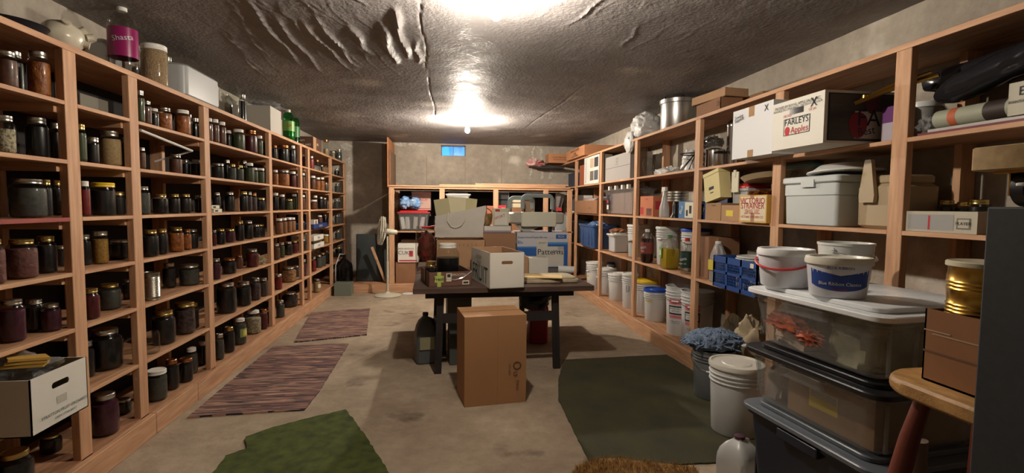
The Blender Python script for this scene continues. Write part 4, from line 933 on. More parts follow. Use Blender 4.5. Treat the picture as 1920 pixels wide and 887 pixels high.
# stacked totes
TR = math.radians(6); TX, TY = 1.732, 1.83
cont_cloth = mat('packed_fabric', '8c8272', .85, col2='6a5a50', vscale=7)
navyt = mat('dark_blue_tote', '1b2230', .42); gl = mat('grey_tote_lid', '5d646c', .38)
tote('storage_tote', 'dark navy tote with grey lid at bottom of stack', 'tote', (TX+.0, TY, .001), TR, .60, .65, .565, navyt, lidm=gl, taper=.85)
t2 = tote('storage_tote', 'clear tote with black lid, middle of the stack', 'tote', (TX+.0, TY, .568), TR, .60, .65, .268, clearp, lidm=mat('black_tote_lid', '15161a', .35), taper=.9)
t3 = tote('storage_tote', 'clear tote with white lid, top of the stack', 'tote', (TX, TY, .838), TR, .60, .65, .268, clearp, lidm=mat('white_tote_lid', 'd8dcde', .3), taper=.86)
def inside(label, lx, ly, z, w, d, h, m, name='cardboard_box', cat='box', **k):
    c, s_ = math.cos(TR), math.sin(TR); return carton(name, label, cat, (TX+.02+lx*c-ly*s_, TY+lx*s_+ly*c, z), TR, w, d, h, m, **k)
inside('brown box with yellow label packed inside middle tote', -.012, -.06, .577, .48, .40, .2, card3, decals=[('L', .28, .3, .62, .68, mat('yellow_sticker', 'd8bc30', .7)), ('L', .30, .52, .60, .66, mat('sticker_pale', 'b0a890', .7))])
def loc_in(lx, ly): return (TX+lx*math.cos(TR)-ly*math.sin(TR), TY+lx*math.sin(TR)+ly*math.cos(TR))
a = loc_in(-.03, .22); crumple('folded_cloth', 'pink and white cloth at far end of middle tote', 'cloth', (a[0], a[1], .585), (.2, .055, .1), mat('pink_cloth', 'a08078', .85, col2='b0aca4', vscale=9), amp=.12, seed=61, sq=.5)
a = loc_in(-.0, .135); crumple('folded_cloth', 'tan and white fabric heaped inside the top tote', 'cloth', (a[0], a[1], .852), (.243, .13, .10), mat('tan_fabric', 'c8b098', .85, col2='9c7c6c', vscale=8), amp=.14, seed=63, flat=.8, rz=TR, sq=.45)
a = loc_in(-.0, -.145); crumple('folded_cloth', 'dark olive and cream bundle at near end of top tote', 'cloth', (a[0], a[1], .852), (.243, .115, .10), mat('olive_fabric', '5c6048', .85, col2='c0b898', vscale=6), amp=.14, seed=64, flat=.8, rz=TR, sq=.45)
og = mat('orange_garland', 'b85424', .6, col2='7c3018', vscale=30)
b = MB(); b.blob((0, .08, .03), (.012, .10, .035), og, .7, 4, 6, 30, 20).blob((0, -.04, 0), (.012, .07, .03), og, .7, 4, 8, 30, 20)
a = loc_in(-.262, .06); o = b.build('paper_garland', loc=(a[0], a[1], .93), rz=TR); tag(o, 'orange cut paper garland pressed against side of top tote', 'garland')
# pails on the top lid
zl = 1.108
def onlid(px, py, z=zl): return at(px, py, Z=z)
p = onlid(1497, 541)
t = bucket('white ice cream pail with red strap handle on top tote', (p.x+.0, p.y+.09, zl), .112, .165, mat('pail_white', 'd0d2d8', .35), mat('pail_lid', 'dcdee0', .3), bail=True, bailm=redp, rib=False, rz=-.9)
p2 = onlid(1604, 562)
bl = mat('ice_cream_blue', '1f3f88', .5)
r_ = .112
t = bucket('oval white ice cream pail with blue ribbon label', (p2.x-.0, p2.y+.09, zl), r_, .155, mat('pail_white', 'd0d2d8', .35), mat('pail_lid2', 'd4d2c4', .3), bail=False, rib=False, rz=-.62)
t.scale = (1.0, .85, 1)
b = MB(); rb = r_*.86; R = lambda z: rb+(r_*.97-rb)*z/.15; n = 32; vs = []
for i in range(n+1):
    a = math.radians(-90-62+124*i/n); q = abs(i/n-.5)*2
    for z in (.028+.02*q*q, .088+.022*q): vs.append(((R(z)+.0016)*math.cos(a), (R(z)+.0016)*math.sin(a), z))
b.add(vs, [(2*i, 2*i+2, 2*i+3, 2*i+1) for i in range(n)], bl)
wraptext(b, [('Blue Ribbon Classics', 0, .37, .021, paper), ('BLUE RIBBON', 0, .78, .015, bl), ('ICE CREAM', 0, .22, .010, inkred), ('Vanilla', 0, 1.0-.03, .016, bl)], lambda z: R(z)+.0022, .15)
b.build('printed_label', t, label='blue ribbon ice cream label')
p3 = onlid(1600, 530)
bucket('open white tub standing behind the ice cream pails', (p3.x+.04, p3.y+.10, zl), .12, .18, mat('tub_white', 'c8cac6', .35), None, bail=True, rib=False, rz=.4)
# bench stool with brown box and gold can
sz = .96
wst = mat('stool_wood', 'b48a54', .5, col2='8a6434', vscale=5, stretch=(8, 3, 3), bump=.2)
rst = mat('stool_leg_red', '6c3426', .45)
t = thing('wooden_stool', 'thick light wood stool bench with splayed dark red legs', 'stool', (1.50, 1.12, 0))
MB().rbox((-.205, -.225, sz-.045), (.215, .22, sz), wst, .12, n=10).build('seat', t, bevel=.008)
for sx, sy in ((-1, 1), (1, 1), (-1, -1), (1, -1)):
    lg_ = MB(); pts = [(sx*.10, sy*.13, sz-.04), (sx*.125, sy*.15, sz*.8), (sx*.15, sy*.17, sz*.6), (sx*.17, sy*.19, sz*.4), (sx*.19, sy*.205, 0)]
    lg_.tube(pts, [.020, .026, .030, .024, .016], rst, 14).build('leg', t)
for sy in (-1, 1): MB().tube([(-.165, sy*.18, .42), (.165, sy*.18, .42)], .012, rst, 8).build('stretcher', t)
tb_ = mat('taped_brown_card', '8a6040', .4, var=.2, vscale=5)
hb_ = at(1728, 578, Y=1.24).z-sz-.002; pc = at(1763, 540, Y=1.15); ct_ = at(1800, 491, Y=1.15).z
print('BOXH', hb_, ct_)
bx_ = carton('cardboard_box', 'brown taped box on the wooden stool holding gold can', 'box', (1.487, 1.115, sz+.002), 0, .235, .25, hb_, tb_, open_=True, decals=[('L', 0, .40, 1, .43, mat('box_fold', '5c3c26', .6)), ('L', .1, .66, .6, .68, mat('tape_shine', 'a58a74', .2)), ('L', 0, .7, .3, .72, mat('tape_shine', 'a58a74', .2))])
MB().box((-.112, -.12, .006), (.112, .12, ct_-.184-sz-.003), tb_).build('box_filler', bx_)
t = thing('food_can', 'large ribbed gold tin can in top of brown box', 'can', (1.452, 1.155, ct_-.182))
pr = [(0, .002), (.074, 0), (.079, .003), (.076, .008)]
for q in range(5): pr += [(.0765, .018+q*.010), (.0795, .0225+q*.010), (.0765, .027+q*.010)]
for q in range(3): pr += [(.0765, .10+q*.010), (.0795, .1045+q*.010), (.0765, .109+q*.010)]
pr += [(.0765, .17), (.0795, .174)]
MB().lathe(pr+[(0, .174)], gold, 40).build('can_body', t)
MB().lathe([(.0805, .166), (.083, .168), (.083, .179), (.078, .182), (.07, .179), (0, .178)], mat('can_lid', 'bdb59c', .45), 40).build('can_lid', t)
bt_ = thing('tool_handle', 'pale turned wooden handle leaning behind the stool legs', 'handle', (1.55, 1.39, 0))
MB().tube([(0, 0, 0), (-.01, .0, .4), (-.02, .0, .70)], [.020, .026, .032], mat('pale_handle', '7e6e60', .6), 12).build('handle_body', bt_)
# dark cabinet at the right edge with a furniture dolly on it
dk = mat('dark_speckled_metal', '25282a', .8, col2='1b1e20', vscale=60)
p = at(1850, 390, Y=.86); q = at(1838, 880, Y=.9)
xa = p.x
t = thing('metal_cabinet', 'dark grey speckled cabinet side filling the right edge', 'cabinet', (xa+.3, .86, 0))
zc = at(1880, 388, Y=.86).z
MB().box((-.3, -.25, 0), (.3, 0, zc), dk).build('cabinet_body', t, bevel=.004)
MB().box((-.28, -.262, .06), (.28, -.25, zc-.03), dk).build('cabinet_door', t)
pb = at(1818, 322, Y=.84)
t = thing('furniture_dolly', 'worn wooden furniture dolly with black caster on dark cabinet', 'dolly', (pb.x, .84, zc), 0)
zb = pb.z-zc; zt_ = at(1820, 278, Y=.84).z-zc
MB().rbox((0, -.10, zb), (.42, 0, zt_), mat('worn_board', 'b09464', .75, col2='94784c', vscale=6, stretch=(2, 8, 8)), .006).build('dolly_board', t)
MB().box((.092, -.1012, (zb+zt_)/2+.001), (.098, -.10, (zb+zt_)/2+.007), ink).build('screw', t)
c_ = MB(); cr = .034
c_.lathe([(cr*.55, -.013), (cr, -.011), (cr, .011), (cr*.55, .013)], black, 28, Matrix.Translation((.075, -.05, cr)) @ Matrix.Rotation(PI/2, 4, 'X')); c_.build('caster_wheel', t)
MB().box((.03, -.075, zb-.005), (.13, -.02, zb), gold).box((.045, -.066, cr*.6), (.075, -.063, zb-.004), gold).box((.045, -.037, cr*.6), (.075, -.034, zb-.004), gold).tube([(.072, -.075, cr), (.072, -.03, cr)], .004, steel).build('caster_fork', t)
MB().rbox((.015, -.085, cr+.003), (.05, -.066, cr+.009), whitep, .006).build('brake_tab', t)
# ---------------- the table in the middle ----------------
TZ = .76
fl_, fr_ = at(774, 542.6, Z=TZ), at(1113, 535, Z=TZ)
tw = (fr_-fl_).length; ta = math.atan2(fr_.y-fl_.y, fr_.x-fl_.x)*.5
tc_ = (fl_+fr_)/2; TLEN = 1.95
t = thing('work_table', 'dark brown wooden trestle table loaded with boxes', 'table', (tc_.x, tc_.y, 0), ta)
MB().rbox((-tw/2, 0, TZ-.045), (tw/2, TLEN, TZ), dkwood, .006, n=1).build('tabletop', t)
for y in (.12, TLEN-.14):
    for sx in (-1, 1):
        x0 = sx*(tw/2-.235 if sx < 0 else tw/2-.33); 
        MB().box((x0-.03, y-.02, 0), (x0+.03, y+.02, TZ-.045), dkleg, Matrix.Translation((0, 0, 0)) @ Matrix(((1, 0, -sx*.035, sx*.03), (0, 1, 0, 0), (0, 0, 1, 0), (0, 0, 0, 1)))).build('leg', t)
    MB().box((-(tw/2-.235), y-.018, .44), (tw/2-.33, y+.018, .52), dkleg).build('crossbar', t)
    MB().box((-(tw/2-.1), y-.03, TZ-.1), (tw/2-.16, y+.03, TZ-.045), dkleg).build('apron', t)
a, c = at(870.5, 764.5, Z=0), at(985.7, 753.5, Z=0)
w_ = (c-a).length; an = math.atan2(c.y-a.y, c.x-a.x); h_ = at(870, 583.6, X=a.x).z if 0 else 1.45-(583.6-386.5)/930*((a.y+c.y)/2)*1.0
h_ = .655; print('tall box', a, c, h_)
m_ = (a+c)/2; n_ = Vector((-math.sin(an), math.cos(an), 0))
tallc = mat('tall_box_card', 'a57a52', .8, var=.08, vscale=4)
dpt = .36
t = carton('cardboard_box', 'tall brown cardboard box standing in front of the table', 'box', (m_.x+n_.x*dpt/2, m_.y+n_.y*dpt/2, .001), an, w_, dpt, h_, tallc,
           decals=[('F', .525, 0, .53, 1, mat('card_fold', '8a6442', .85))], texts=[('F', 'O', .85, .42, .09, mat('card_print', '54402e', .8)), ('F', 'G', .82, .33, .05, mat('card_print', '54402e', .8)), ('F', 'KEEP DRY', .73, .39, .02, mat('card_print', '54402e', .8), 90), ('F', '14 KG', .86, .2, .03, mat('card_print', '54402e', .8), 90)])
# fruit box on the table front
a, c, e = at(918, 542, Z=TZ), at(981.5, 538.5, Z=TZ), at(878.6, 521.5, Z=TZ)
w_ = (c-a).length; an = math.atan2(c.y-a.y, c.x-a.x); d_ = .40; n_ = Vector((-math.sin(an), math.cos(an), 0)); m_ = (a+c)/2+n_*(d_/2+.0)
h_ = 1.45-(476-386.5)/930*a.y-TZ
print('fruit', a, c, e, w_, (e-a).length, math.degrees(an), h_)
de = (e-a); ang_e = math.atan2(de.y, de.x)-PI/2
d_ = de.length*.97
n_ = Vector((-math.sin(ang_e*.85), math.cos(ang_e*.85), 0)); an2 = ang_e*.85
m_ = a+Vector((math.cos(an2), math.sin(an2), 0))*w_/2+n_*d_/2
carton('fruit_box', 'open white fruit box with hand hole at table front', 'box', (m_.x, m_.y, TZ+.001), an2, w_, d_, h_, white_card, open_=True, inner=card, holes=('F',),
       texts=[('L', 'FRUIT', .5, .30, .2, inkgreen, 0), ('L', 'GOLDEN', .45, .78, .045, mat('print_olive', '6a6c5c', .8)), ('L', 'VALLEY', .45, .63, .045, mat('print_olive', '6a6c5c', .8)), ('L', 'GROWERS', .45, .52, .03, mat('print_olive', '6a6c5c', .8))])
# produce tray with jars
a, c = at(796, 541, Z=TZ), at(872, 535, Z=TZ); w_ = (c-a).length; an = math.atan2(c.y-a.y, c.x-a.x)*.5; m_ = (a+c)/2
tr = mat('tray_print', '6c4c40', .5, var=.1); tg = mat('tray_logo', 'a8b85c', .6)
t = carton('cardboard_tray', 'film wrapped brown printed tray with yellow green logo', 'tray', (m_.x, m_.y+.24, TZ+.001), an, w_, .46, .125, tr, open_=True,
       texts=[('F', 'SMOOTH', .68, .78, .03, paper), ('F', 'Fresh', .23, .52, .04, ink)], decals=[('F', .19, .0, .28, 1, tg), ('F', .13, .3, .34, .75, tg), ('F', .4, .35, .52, .9, paper), ('F', .42, .62, .5, .85, ink), ('F', .78, .1, .94, .38, paper), ('F', .8, .16, .92, .3, ink)])
f = MB(); f.tube([(-w_*.1, -.233, .07), (w_*.1, -.236, .055), (w_*.3, -.236, .075), (w_*.5, -.235, .125)], .006, film, 6); f.build('film_wrap', t)
y = m_.y+.36; p = at(839.5, 500, Y=y)
h_ = at(839, 456, Y=y).z-TZ-.008
jar('huge glass jar of dark liquid with white lid on table', p.x, y, TZ+.006, .107, h_, 'big', 'black', 'white', fill=.68)
y = m_.y+.16; p = at(807.5, 500, Y=y); h_ = at(807, 489, Y=y).z-TZ-.008
jar('small dark jar with gold lid beside the huge jar', p.x, y, TZ+.006, .056, h_-.02, 'jar', 'black', 'gold')
o = MB().lathe([(.042, 0), (.043, .002), (.043, .014), (.04, .017), (0, .016)], lidgold, 22).build('jar_lid_spare', loc=(p.x+.004, y, TZ+.008+h_-.02)); tag(o, 'spare gold lid resting on top of small dark jar', 'lid')
# boxes behind
def Tbox(name, label, cat, px0, px1, ytop, Y, dep, m, z=TZ, h=None, rz=0, **k):
    a, c = at(px0, ytop, Y=Y), at(px1, ytop, Y=Y)
    return carton(name, label, cat, ((a.x+c.x)/2, Y+dep/2, z+.001), rz, c.x-a.x, dep, h or (a.z-z), m, **k)
holes_t = [('F', '(   )   (   )   (   )', .6, .86, .035, mat('card_print', '54402e', .8)), ('F', 'o o o o', .6, .2, .06, mat('card_print', '54402e', .8))]
Tbox('cardboard_box', 'open brown box with printed marks under the shopping bag', 'box', 818, 910, 450, 4.88, .36, card, open_=True, texts=holes_t)
Tbox('cardboard_box', 'plain closed brown box between shopping bag and printed white box', 'box', 898, 967, 437, 5.28, .5, mat('mid_card', '9a7458', .85))
zb = at(930, 431, Y=5.35).z; zc_ = at(930, 437, Y=5.28).z
Tbox('storage_box', 'lilac grey box with thick white lid on plain brown box', 'box', 908, 958, 424, 5.30, .3, mat('lilac_grey', '8a8498', .6), z=zc_+.003, decals=[('F', 0, .3, 1, 1, white_card)])
zz = at(930, 424, Y=5.30).z
Tbox('gift_box', 'small white box with red script and green edge', 'box', 926, 954, 391, 5.34, .14, mat('pale_green_card', 'b8bc9c', .7), z=zz+.002, texts=[('F', 'SPORT', .4, .5, .05, inkred, 20)], decals=[('F', .08, .05, .92, .8, white_card), ('F', .1, .82, .4, .95, inkred)])
wk = mat('wicker', '9a7c50', .8, col2='5c4428', vscale=20)
y = 5.40; p = at(909, 405, Y=y)
t = thing('wicker_basket', 'small tan wicker basket leaning left of gift box', 'basket', (p.x, y, zz+.002))
MB().shell([(.055, 0), (.075, .03), (.085, .1), (.08, .13)], wk, 20).lathe([(0, 0), (.055, 0), (.055, .004), (0, .004)], wk, 20).build('basket_body', t)
MB().tube([(.08*math.cos(a*PI/8), 0, .12+.07*math.sin(a*PI/8)) for a in range(9)], .006, wk, 6).build('basket_handle', t)
# paper shopping bag
y = 5.06; a, c = at(812, 443, Y=y), at(908, 443, Y=y); ztop = at(860, 386, Y=y).z; zbot = at(860, 448, Y=4.88).z+.004
pb_ = mat('white_bag_paper', 'c4bfb6', .8, var=.06, vscale=4, bump=.4, bscale=8)
bw = (c.x-a.x)*.95; bh = ztop-zbot-.05
t = thing('paper_bag', 'white paper shopping bag with cord handle on open box', 'bag', ((a.x+c.x)/2, y+.08, zbot), .0)
vs = []; n_ = 12
P = [(-bw/2, -.07), (bw/2, -.07), (bw/2, .07), (-bw/2, .07)]
b = MB(); vs = []; fs = []; segs = []
for i in range(4):
    for k in range(8): q = k/8; segs.append((P[i][0]+(P[(i+1) % 4][0]-P[i][0])*q, P[i][1]+(P[(i+1) % 4][1]-P[i][1])*q))
k = len(segs)
for j in range(9):
    z = j/8
    for i, (x, y_) in enumerate(segs):
        w = .012*noise.noise(Vector((x*9, z*5, y_*9))); tilt = (x/bw+.5)*.11*z-.04*z
        vs.append((x*(1+.04*z)+w+.02*z, y_*(1+.1*z)+w*1.2, z*bh*.94+tilt))
for j in range(8):
    for i in range(k): fs.append((j*k+i, j*k+(i+1) % k, (j+1)*k+(i+1) % k, (j+1)*k+i))
fs.append(tuple(range(k-1, -1, -1))); b.add(vs, fs, pb_); b.build('bag_body', t)
MB().tube([(-.11, -.085, bh*.95), (-.115, -.09, bh*.6), (-.08, -.095, bh*.42), (-.03, -.095, bh*.38), (.02, -.095, bh*.45), (.06, -.09, bh*.65), (.06, -.085, bh*.97)], .004, paper, 8).build('cord_handle', t)
pp = mat('cream_sheets', 'c9c2a0', .85, var=.06, vscale=4)
for i, (dx, dz, an, w_) in enumerate(((-.15, .20, -.16, .15), (-.03, .22, .05, .19), (.09, .21, .12, .16), (.03, .14, .35, .17))):
    o = MB().box((-w_/2, -.004, 0), (w_/2, .004, .19), (mat('sheet_a', 'b4ac88', .85), mat('sheet_b', 'd4cdac', .85), mat('sheet_c', 'c0b78e', .85), mat('kraft_sheet', '9c9068', .85))[i], Matrix.Rotation(an, 4, 'Y')).build('paper_folder', loc=(t.location.x+dx, t.location.y-.03+.022*i, zbot+dz*1.0))
    tag(o, ('cream folded sheet sticking out at the bag left end', 'wide cream folder standing upright in the shopping bag', 'cream folder at the right end of shopping bag', 'tan sheet tilted in front inside shopping bag')[i], 'paper')
# printed electronics box
y = 5.46; a, c = at(969, 505, Y=y), at(1064, 505, Y=y); zt_ = at(1016, 436, Y=y).z; w_ = c.x-a.x; h_ = zt_-TZ
pblue = mat('print_blue', '2a62b0', .5); lblue = mat('print_light_blue', '4a8cc8', .5)
t = carton('electronics_box', 'white and blue home theater box with handwritten Patterns sheet', 'box', ((a.x+c.x)/2, y+.19, TZ+.001), 0, w_, .38, h_, mat('gloss_white_card', 'c8cad4', .4),
    decals=[('F', .0, .0, 1, .30, pblue), ('F', 0, .3, .38, .58, pblue), ('F', .58, .3, 1, .72, pblue), ('F', .58, .66, 1, .72, lblue), ('F', .76, .82, .97, .94, pblue), ('F', .0, .56, .38, .60, lblue), ('F', .38, .55, .6, .8, white_card), ('F', .38, .02, .92, .6, white_card)],
    texts=[('F', 'Equipo HomeTheater Blu-ray', .3, .86, .036, ink), ('F', 'RCA', .865, .88, .036, paper), ('F', 'Blu', .06, .72, .05, pblue), ('F', 'Patterns', .655, .44, .09, ink), ('F', '|||||||', .86, .56, .04, ink), ('F', 'REF 0014', .49, .7, .02, ink), ('F', '[] [] []', .78, .46, .035, ink)])
# toilet safety seat
t = thing('toilet_seat_riser', 'white plastic raised seat with two grey padded arm hoops', 'raised seat', ((a.x+c.x)/2+.02, y+.19, TZ+h_+.004), 0)
gp = mat('pale_grey_plastic', 'aaa79c', .5); wp = mat('ivory_white_plastic', 'd4d4c4', .4); gf = mat('grey_foam', '8c9698', .7)
s_ = h_
MB().rbox((-.26, -.17, .06), (.14, -.11, .225), wp, .015).build('front_panel', t)
b = MB(); b.rbox((-.385, -.16, .09), (.24, .15, .22), gp, .05).prism([(-.32, .1), (.10, .1), (.05, .06), (-.05, .05), (-.15, .0), (-.23, .0)], -.10, .10, gp, Matrix(((1, 0, 0, 0), (0, 0, 1, 0), (0, 1, 0, 0), (0, 0, 0, 1)))); b.build('seat_body', t)
MB().box((.06, -.12, 0), (.10, -.08, .08), black).build('support_foot', t)
for nm, x0, x1, yy, zt in (('arm', -.235, .105, -.09, .41), ('arm', -.36, -.09, .1, .385)):
    pts = [(x0, yy, .22), (x0, yy, zt-.05)]+[(x0+.05-.05*math.cos(q*PI/8), yy, zt-.05+.05*math.sin(q*PI/8)) for q in range(1, 5)]
    pts += [(x1-.05+.05*math.sin(q*PI/8), yy, zt-.05+.05*math.cos(q*PI/8)) for q in range(0, 5)]+[(x1, yy, .22)]
    arm = MB().tube(pts, .011, steel, 10).build('arm_hoop', t)
    p2_ = [(x0, yy, .26)]+pts[1:-1]+[(x1, yy, .26)]; MB().tube(p2_, .023, gf, 12).build('foam_grip', arm)
# white carton, roll, cushion and envelope on the right
Tbox('cardboard_box', 'small white closed box right of the fruit box', 'box', 992, 1028, 484, 4.95, .2, white_card)
Tbox('cardboard_box', 'sliver of brown box between fruit box and small white box', 'box', 979, 991, 482, 4.93, .24, card)
y = 4.95; p = at(1060, 500, Y=y)
t = thing('paper_roll', 'white paper roll lying at right side of table', 'roll', (p.x, y, TZ+.002))
MB().tube([(-.075, 0, .042), (.085, -.03, .04)], [.042, .036], whitep, 18).build('roll_body', t)
cu = mat('cream_cushion', 'b4a68c', .9, col2='a0947c', vscale=20); 
a, c = at(985, 538, Z=TZ), at(1088, 526, Z=TZ)
b = MB().rbox((-.27, -.17, .0), (.27, .17, .03), cu, .05, n=6).rbox((-.25, -.15, .03), (.25, .18, .045), cu, .06, n=6)
o = b.build('seat_cushion', loc=((a.x+c.x)/2-.03, (a.y+c.y)/2+.19, TZ+.001), rz=.05); tag(o, 'flat cream cushion on the right front of the table', 'cushion')
o = MB().box((-.19, -.12, 0), (.19, .12, .004), manila).add([(-.19, -.12, .0045), (.19, -.12, .0045), (0, .02, .0046)], [(0, 1, 2)], mat('manila_flap', 'c9ab72', .8)).build('envelope', loc=((a.x+c.x)/2-.09, (a.y+c.y)/2+.14, TZ+.047), rz=-.22); tag(o, 'large manila envelope lying on the cream cushion', 'envelope')
y = 5.62; p = at(795, 480, Y=y); h_ = at(795, 424, Y=y).z-TZ
t = thing('gift_bag', 'clear bag of dark and red decorations at table back left', 'bag', (p.x+.03, y, TZ+.002))
MB().blob((0, 0, h_*.49), (.10, .085, h_*.38), mat('dark_decor', '3a2a20', .7, col2='7c2018', vscale=9), .25, 3, 71, 26, 20).build('bag_contents', t)
MB().shell([(.12, 0), (.125, h_*.5), (.12, h_*.8), (.115, h_)], pet, 20).build('film_bag', t)
MB().tube([(-.05, -.1, h_*.97), (.03, -.115, h_*.98), (.11, -.06, h_)], .012, redp, 8).build('ribbon', t)
# under the table
jug('grey plastic jug with cream paper label under table left', (at(797, 684, Z=0).x, at(797, 684, Z=0).y+.1, .001), .19, .46, mat('grey_jug', '54585a', .5), black, .2, name='storage_jug', labelm=mat('jug_label', '8f8a6c', .8))
p = at(835, 684, Z=0); carton('storage_bin', 'narrow dark blue grey bin under table beside the jug', 'bin', (p.x-.05, p.y+.36, .001), .1, .10, .14, .36, mat('slate_bin', '3c4248', .6))
p = at(856, 684, Z=0); carton('storage_bin', 'grey upright bin under table behind cardboard box', 'bin', (p.x+.04, p.y+.14, .001), .05, .22, .3, .40, mat('grey_bin', '4c4e4c', .6))
carton('metal_box', 'olive grey metal box on the bins under table', 'box', (p.x+.02, p.y+.16, .403), .05, .22, .26, .25, mat('olive_metal', '6a675a', .5))
p = at(1002, 646, Z=0)
jug('red fuel jug under right side of the table', (p.x+.05, p.y+.1, .001), .2, .52, mat('red_jug', '8c1c24', .5), black, name='fuel_jug')
p = at(1003, 570, Y=4.5); crumple('rubbish_bag', 'black plastic bag stuffed under right side of tabletop', 'bag', (p.x, 4.5, .50), (.14, .12, .115), black, amp=.2, seed=81, flat=.8)
# ---------------- back shelves ----------------
def B_(name, label, cat, px0, px1, ytop, level, m, Y=8.42, dep=.35, **k):
    a, c = at(px0, ytop, Y=Y), at(px1, ytop, Y=Y)
    return carton(name, label, cat, ((a.x+c.x)/2, Y+dep/2, level+.001), 0, c.x-a.x, dep, k.pop('h', None) or (a.z-level), m, **k)
L1, L0 = 1.015, .14
a, c = at(743, 395, Y=8.42), at(807, 395, Y=8.42)
t = tote('storage_tote', 'clear tote with red lid full of paper, back shelf left', 'tote', ((a.x+c.x)/2, 8.60, L1+.001), 0, (c.x-a.x)*.95, .34, a.z-L1, clearp, lidm=redp, taper=.85, lid_over=.008)
ztt = a.z
for i, (dx, c_) in enumerate(((-.165, 'c9c6c0'), (-.1, 'b0aca4'), (.02, 'a49a90'), (.12, 'b8a6a8'))):
    o = MB().rbox((-.035, -.09, 0), (.035, .09, .21), mat('packed_paper_%d' % i, c_, .8), .01, M=Matrix.Rotation(.12*(i-1.5), 4, 'Y')).build('paper_bundle', loc=((a.x+c.x)/2+dx, 8.60, L1+.03)); tag(o, ('white paper bundle at left end inside the red lidded tote', 'grey white paper bundle, second inside red lidded tote', 'tan paper bundle, third inside red lidded tote', 'pinkish paper bundle at right end of red lidded tote')[i], 'paper')
b = MB(); b.blob((-.08, 0, .1), (.09, .08, .1), mat('blue_pack', '2a7cc0', .4, col2='b8c8d8', vscale=14), .3, 3, 91).blob((.09, .0, .09), (.1, .08, .09), mat('blue_pack', '2a7cc0', .4, col2='b8c8d8', vscale=14), .3, 3, 92).blob((0, -.01, .09), (.2, .1, .11), glassy('shrink_film', (.9, .93, .95), rough=.08), .3, 4, 93)
p = at(768, 390, Y=8.5); tag(b.build('bottle_pack', loc=(p.x, 8.53, ztt+.035)), 'shrink wrapped pack of blue things on red lidded tote', 'pack')
B_('cardboard_box', 'open pinkish brown box behind the blue shrink wrapped pack', 'box', 772, 808, 366, ztt+.003, mat('pinkish_card', 'b09488', .8), Y=8.66, dep=.2, open_=True, flaps=35, texts=[('F', 'LUNCH', .5, .7, .06, inkred)], decals=[('F', 0, .1, 1, .14, inkred)])
t = B_('cardboard_box', 'plain brown box on bottom back shelf under printed white one', 'box', 742, 779, 492, L0, card2, Y=8.42, dep=.4)
zz = at(760, 492, Y=8.42).z
B_('fruit_box', 'white box with red fruit picture on bottom back shelf', 'box', 746, 784, 457, zz+.004, white_card, Y=8.40, dep=.36, texts=[('F', 'CUKE', .35, .5, .09, ink), ('F', 'FRESH PRODUCE', .4, .72, .035, ink)], decals=[('F', .55, .3, .75, .62, inkred), ('F', .05, .05, .95, .12, inkred)])
B_('cardboard_box', 'brown box behind the white fruit picture box', 'box', 752, 786, 450, zz+.002, card3, Y=8.85, dep=.3)
a, c = at(836, 361, Y=8.5), at(882, 361, Y=8.5)
carton('cardboard_box', 'brown box under white lidded bin, second back bay', 'box', ((a.x+c.x)/2, 8.72, L1+.001), 0, .5, .4, .3, card2)
tote('storage_bin', 'translucent bin with white lid, second back bay', 'bin', ((a.x+c.x)/2, 8.68, L1+.303), 0, (c.x-a.x)*.96, .34, a.z-L1-.303, milky, lidm=whitep, taper=.82, ribs=False, handles=False)
B_('cardboard_box', 'small reddish brown box behind wicker basket', 'box', 913, 927, 386, L1, mat('reddish_card', 'a06048', .8), Y=8.5, dep=.25)
B_('cardboard_box', 'small red and white box left of clear drawers', 'box', 934, 949, 385, L1, inkred, Y=8.40, dep=.06, decals=[('F', .4, .1, .9, .9, white_card)])
a, c = at(935, 360, Y=8.5), at(955, 360, Y=8.5)
t = thing('drawer_unit', 'stack of small clear grey drawers, third back bay', 'drawers', ((a.x+c.x)/2, 8.66, L1+.001))
dh = (a.z-L1)/5; hw = (c.x-a.x)/2
MB().box((-hw, -.12, 0), (hw, .15, .012), greyp).box((-hw, -.12, 0), (-hw+.008, .15, a.z-L1), greyp).box((hw-.008, -.12, 0), (hw, .15, a.z-L1), greyp).box((-hw, -.12, a.z-L1-.01), (hw, .15, a.z-L1), greyp).build('drawer_frame', t)
for i in range(5): MB().box((-hw+.01, -.135, i*dh+.008), (hw-.01, .12, (i+1)*dh-.008), clearp).build('drawer', t)
for i, (y0, y1) in enumerate(((371, 380), (381, 389))):
    z0 = at(969, y1, Y=8.5).z; z1 = at(969, y0, Y=8.5).z
    if i == 1: zlow = z0
    carton('small_box', 'cream index card box, %s of two, behind grey hoop' % ('upper', 'lower')[i], 'box', (at(969, 380, Y=8.5).x, 8.6, z0+.001), 0, .135, .2, z1-z0-.004, mat('cream_file', 'c4b99c', .7))
carton('cardboard_box', 'brown box under the two cream index card boxes', 'box', (at(971, 380, Y=8.5).x, 8.62, L1+.001), 0, .2, .25, zlow-L1-.002, card2)
B_('hardboard_sheet', 'brown pressed board standing behind grey foam hoop', 'sheet', 984, 1003, 366, L1, mat('hardboard', '64503e', .8), Y=8.7, dep=.02)
for i, q in enumerate((1040, 1047)):
    p = at(q, 385, Y=8.55); o = MB().box((-.05, -.01, 0), (.05, .0, .31), mat('grey_sheet', '7c7874', .5), Matrix.Rotation(.22, 4, 'Y')).build('grey_sheet', loc=(p.x, 8.55+.05*i, at(q, 396, Y=8.5).z+.005)); tag(o, '%s of two thin grey sheets leaning in last back bay' % ('left', 'right')[i], 'sheet')
a, c = at(1042, 396, Y=8.5), at(1063, 396, Y=8.5)
t = thing('cassette_case', 'pale grey moulded case with handle, last back bay', 'case', ((a.x+c.x)/2, 8.6, L1+.001))
